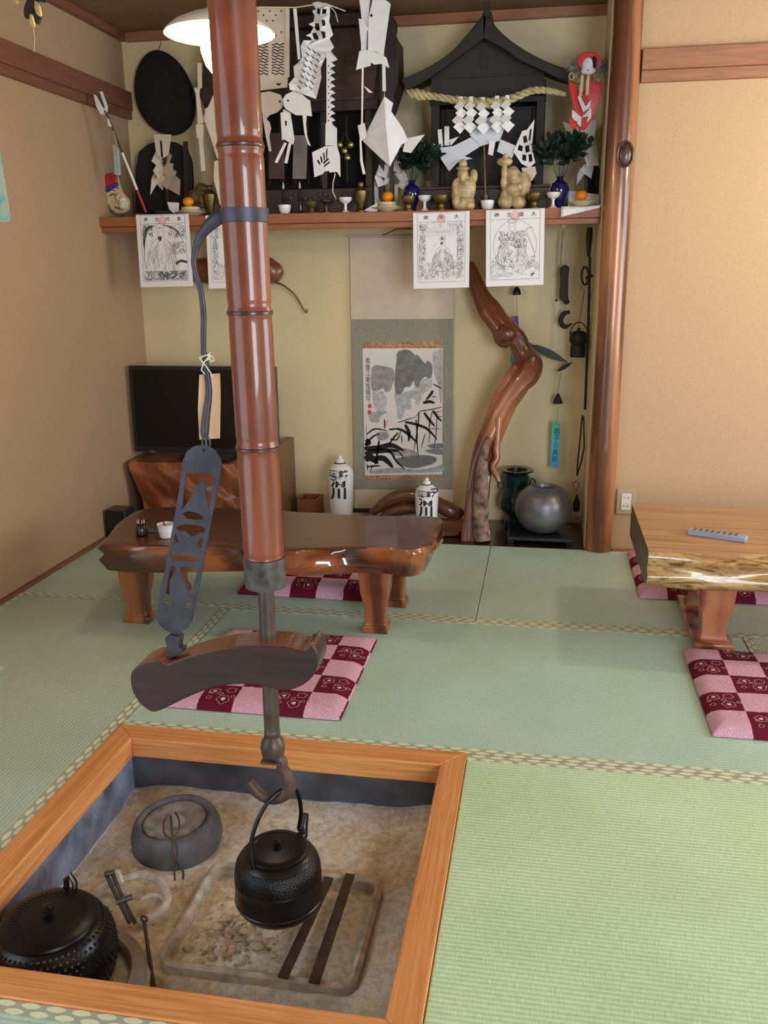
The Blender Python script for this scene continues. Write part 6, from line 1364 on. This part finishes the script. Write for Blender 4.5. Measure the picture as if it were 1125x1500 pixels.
obj('handle', MB().px(smoothpath([(821, 392), (828, 388), (834, 392), (833, 402), (832, 430), (832, 440), (820, 438), (821, 415), (820, 400), (821, 392)], 3)[:-1], yw - .012, .024), DI, ih, bevel=.006, seg=3)
obj('ball', MB().ball(pt(830, 442, yw), .013, 14), DI, ih); obj('hook', MB().tube([pt(*p, yw) for p in smoothpath([(835, 457), (827, 459), (822, 466), (822, 473), (828, 479), (838, 474)], 4)], [.008] * 4 + [.011] * 12 + [.009, .008, .006, .004, .003], 10, up=(0, 1, 0)), DI, ih)
obj('cord', cordline([(825, 338), (823, 350), (821, 388)], r=.0035).tube([pt(830, 446, yw), pt(826, 456, yw)], .0015, 5), plain('grey_cord', (150, 140, 124), .8, var=.2, vs=90), ih); obj('bead', MB().ball(pt(825, 330, 4.05), .013, 12), CREAM, ih)
c2 = thing('hanging_string', 'thin pale double cord hanging left of the iron hook ornament', 'cord', tuple(pt(814, 512, yw)))
obj('strand', cordline([(816, 440), (814, 512)], r=.001), STRING, c2); obj('strand', cordline([(818, 440), (811, 512)], r=.001), STRING, c2); obj('knot', MB().ball(pt(815, 440, yw), .006, 8), DI, c2)
wk = thing('toy_kettle', 'small dark iron kettle hanging on a wire hook near the post', 'kettle', tuple(pt(846, 523, yw - .03)))
c = pt(846, 523, yw - .03); obj('body', MB().lathe([(.034, 0), (.034, .05), (.030, .056), (.040, .068), (.041, .09), (.034, .108), (.02, .116), (.008, .118), (.007, .13), (.001, .132)], c, 28), DI, wk)
obj('handle', MB().tube([c + Vector((.038 * math.cos(a), 0, .10 + .055 * math.sin(a))) for a in [i * math.pi / 10 for i in range(11)]], .003, 6), DI, wk)
obj('wire', cordline([(847, 478), (850, 465), (856, 425), (852, 418), (850, 426)], yw - .03, .0018), plain('wire_grey', (110, 100, 90), .5, .4, var=0), wk)
ip = thing('iron_pot_hook', 'long dark iron hook with chain loops hanging down the alcove side wall', 'pot hook', tuple(pt(850, 690, 4.12)))
yq = 4.10
def sp_(u, v): p = P(u, v, 1, yq); return Vector((min(p.x, .195), yq, p.z))
obj('upper_bar', MB().tube([sp_(864, 333), sp_(863, 350), sp_(862, 376)], [.012, .014, .007], 8), DI, ip)
obj('long_bar', MB().tube([sp_(864, 376), sp_(862, 470), sp_(857, 600)], .006, 8), DI, ip); obj('loop', MB().tube([sp_(857 + 5 * math.cos(a), 404 + 13 * math.sin(a)) for a in [i * math.pi / 10 for i in range(20)]], .005, 8, True), DI, ip); obj('cross_peg', MB().tube([sp_(858, 408), sp_(870, 403)], .007, 8), DI, ip)
cm = MB()
for k in range(14): 
    c = sp_(864 + 1.5 * math.sin(k), 420 + 6.6 * k); cm.tube([c + Vector(((.004 if k % 2 else .001) * math.cos(a), (.001 if k % 2 else .004) * math.cos(a), .011 * math.sin(a))) for a in [i * math.pi / 4 for i in range(8)]], .0013, 5, True)
o = obj('chain', cm, plain('chain_steel', (120, 112, 104), .4, .7, var=0), ip); o['kind'] = 'stuff'
obj('tong_arm', MB().tube([sp_(853, 608), sp_(850, 640), sp_(846, 680), sp_(845, 697)], .004, 6), DI, ip); obj('tong_arm', MB().tube([sp_(855, 610), sp_(858, 655), sp_(852, 675), sp_(845, 697)], .004, 6), DI, ip)
obj('ring', MB().tube([sp_(845, 705), sp_(839, 708), sp_(843, 722), sp_(849, 708)], .0022, 6, True), DI, ip); obj('weight', MB().lathe([(.012, 0), (.016, .01), (.016, .045), (.008, .065), (.004, .08)], sp_(844, 749), 16), DI, ip)
w2 = thing('wind_chime', 'dark bell wind chime with bright blue lettered slip near the alcove side wall', 'wind chime', tuple(pt(812, 685, yw)))
c = pt(817, 591, yw); obj('bell', MB().lathe([(.023, 0), (.022, .006), (.014, .026), (.008, .04), (.004, .045), (.001, .046)], c, 6), DI, w2, ang=20); obj('clapper', MB().ball(pt(817, 594, yw), .005, 8), CREAM, w2)
obj('cord', cordline([(821, 546), (817, 577)]).tube([pt(817, 594, yw), pt(816, 618, yw)], .001, 5), plain('dark_string2', (90, 84, 76), .8, var=0), w2)
sm_, nt, b_, L = newmat('blue_slip'); sx_ = nt.nodes.new('ShaderNodeSeparateXYZ'); L.new(coords(nt), sx_.inputs[0]); mr = nt.nodes.new('ShaderNodeMapRange'); mr.inputs[1].default_value = 0; mr.inputs[2].default_value = .21; L.new(sx_.outputs[2], mr.inputs[0]); L.new(ramp(nt, mr.outputs[0], [(0, (72, 160, 214)), (.55, (84, 196, 216)), (1, (70, 186, 150))]), b_.inputs['Base Color']); b_.inputs['Roughness'].default_value = .6
obj('slip', MB().px([(809, 617), (821, 619), (818, 686), (806, 684)], yw, .002), sm_, w2, smooth=False)
c0 = pt(814, 653, yw - .0015); text('lettering', '銚\n子\nの\n風\n鈴', .034, lambda x, z: c0 + Vector((x * .8 + z * .045, 0, z)), plain('blue_ink', (20, 50, 100), .7, var=0), w2, .0003, line=.98)
# carved wooden tool with curved metal hook on the wall below the shelf
wt = thing('wooden_hook_tool', 'brown carved wooden bar with curved metal hook on the wall behind the bamboo tube', 'tool', tuple(pt(350, 418, 4.2)))
q = smoothpath([(284, 396, 17), (300, 397, 19), (345, 398, 20), (390, 397, 20), (404, 396, 17), (413, 393, 7)], 5)
obj('wooden_bar', MB().tube([pt(u, v, 4.2) for u, v, r in q], [r / F_PX * 4.1 for u, v, r in q], 14, flat=.7, up=(0, 1, 0)), wood('tool_wood', (92, 50, 30), (150, 88, 54), 'x', 14, .35, coat=.4), wt)
obj('metal_hook', MB().tube([pt(*p, 4.19) for p in smoothpath([(398, 412), (415, 418), (432, 432), (443, 450), (449, 458), (450, 452)], 4)], .0045, 8), plain('dull_brass_hook', (112, 100, 62), .4, .7, var=.1), wt)
# ---------------------------------------------------------------- hanging charm top left and the slip at the left edge
hc = thing('hanging_pod_charm', 'dark and cream dried pods hanging near the ceiling at the left', 'ornament', tuple(pt(48, 40, 2.4)))
PODM = plain('dark_pod', (40, 36, 36), .6, var=.4, vs=40); PODC = plain('cream_pod', (196, 172, 118), .6, var=.2, vs=50)
def leafy(o_, y, mt, nm): obj(nm, MB().px(smoothpath(o_ + [o_[0]], 3)[:-1], y, .008), mt, hc, bevel=.003)
leafy([(40, -4), (48, 2), (50, 18), (44, 26), (36, 26), (34, 12)], 2.4, PODM, 'pod'); leafy([(44, -4), (56, 2), (61, 18), (58, 34), (50, 32), (48, 14)], 2.39, PODM, 'pod'); leafy([(50, 0), (57, 6), (60, 22), (54, 22), (50, 12)], 2.38, PODC, 'pale_pod'); leafy([(43, 20), (47, 22), (50, 38), (45, 39), (43, 30)], 2.38, PODC, 'pale_pod')
leafy([(10, -6), (22, -4), (26, 4), (18, 4)], 2.4, PODC, 'pale_pod')
obj('twig', MB().tube([pt(*p, 2.4) for p in ((8, -4), (30, -3), (56, 0), (66, 3), (70, -6))], .003, 6), PODM, hc); obj('thread', MB().tube([pt(48, 36, 2.39), pt(51, 56, 2.39), pt(50, 76, 2.39)], .0006, 5), STRING, hc)
obj('thread', MB().tube([pt(48, 0, 2.4), Vector((pt(48, 0, 2.4).x, 2.4, ZC))], .0008, 5), STRING, hc)
sg = thing('watercolour_slip', 'pale aqua paper slip hanging at the left edge', 'paper slip', tuple(pt(2, 325, 2.2)))
am2, nt, b_, L = newmat('aqua_watercolour'); L.new(ramp(nt, noise(nt, coords(nt), 28, 4), [(.35, (98, 170, 176)), (.52, (178, 200, 186)), (.65, (196, 186, 150))]), b_.inputs['Base Color']); b_.inputs['Roughness'].default_value = .8
obj('slip', MB().px([(-14, 222), (0, 222), (15, 318), (13, 325), (-6, 325)], 2.2, .001), am2, sg, smooth=False); obj('thread', MB().tube([pt(-4, 222, 2.2), Vector((pt(-4, 222, 2.2).x, 2.2, ZC))], .0007, 5), STRING, sg)

# ---------------------------------------------------------------- details that belong to a part become its sub-parts
SUBS = {'lid': ('lid_knob', 'lid_studs'), 'body': ('hobnails', 'relief_ring', 'textured_band', 'lug', 'lettering', 'neck_cord', 'candle_tip'), 'outlet': ('slot',), 'fruit': ('calyx',), 'bell': ('clapper',), 'casing': ('screen', 'sensor_bump'),
        'bamboo_tube': ('node', 'end_band'), 'cap': ('cap_band',), 'face': ('nose', 'brow_and_mouth', 'beard'), 'mask_face': ('mask_eyes', 'mask_mouth', 'mask_hair'), 'picture': ('ink_wash', 'ink_reeds', 'boatman', 'red_seals', 'inscription'),
        'sheet': ('title_character', 'print_ink', 'red_seal'), 'slip': ('lettering',), 'trunk': ('burl', 'hollow_strip', 'side_branch'), 'post_body': ('knot',), 'cover': ('blossom_pattern', 'white_tuft'), 'gable_board': ('king_post', 'gable_rail'), 'case': ('buttons',)}
for t in [o for o in bpy.data.objects if o.parent is None and o.type == 'EMPTY']:
    kids = list(t.children); base = lambda o: o.name.split('.')[0]
    for host, subs in SUBS.items():
        hs = [k for k in kids if base(k) == host and k.type == 'MESH']
        if not hs: continue
        for k in kids:
            if base(k) in subs and k.parent == t: k.parent = hs[0]
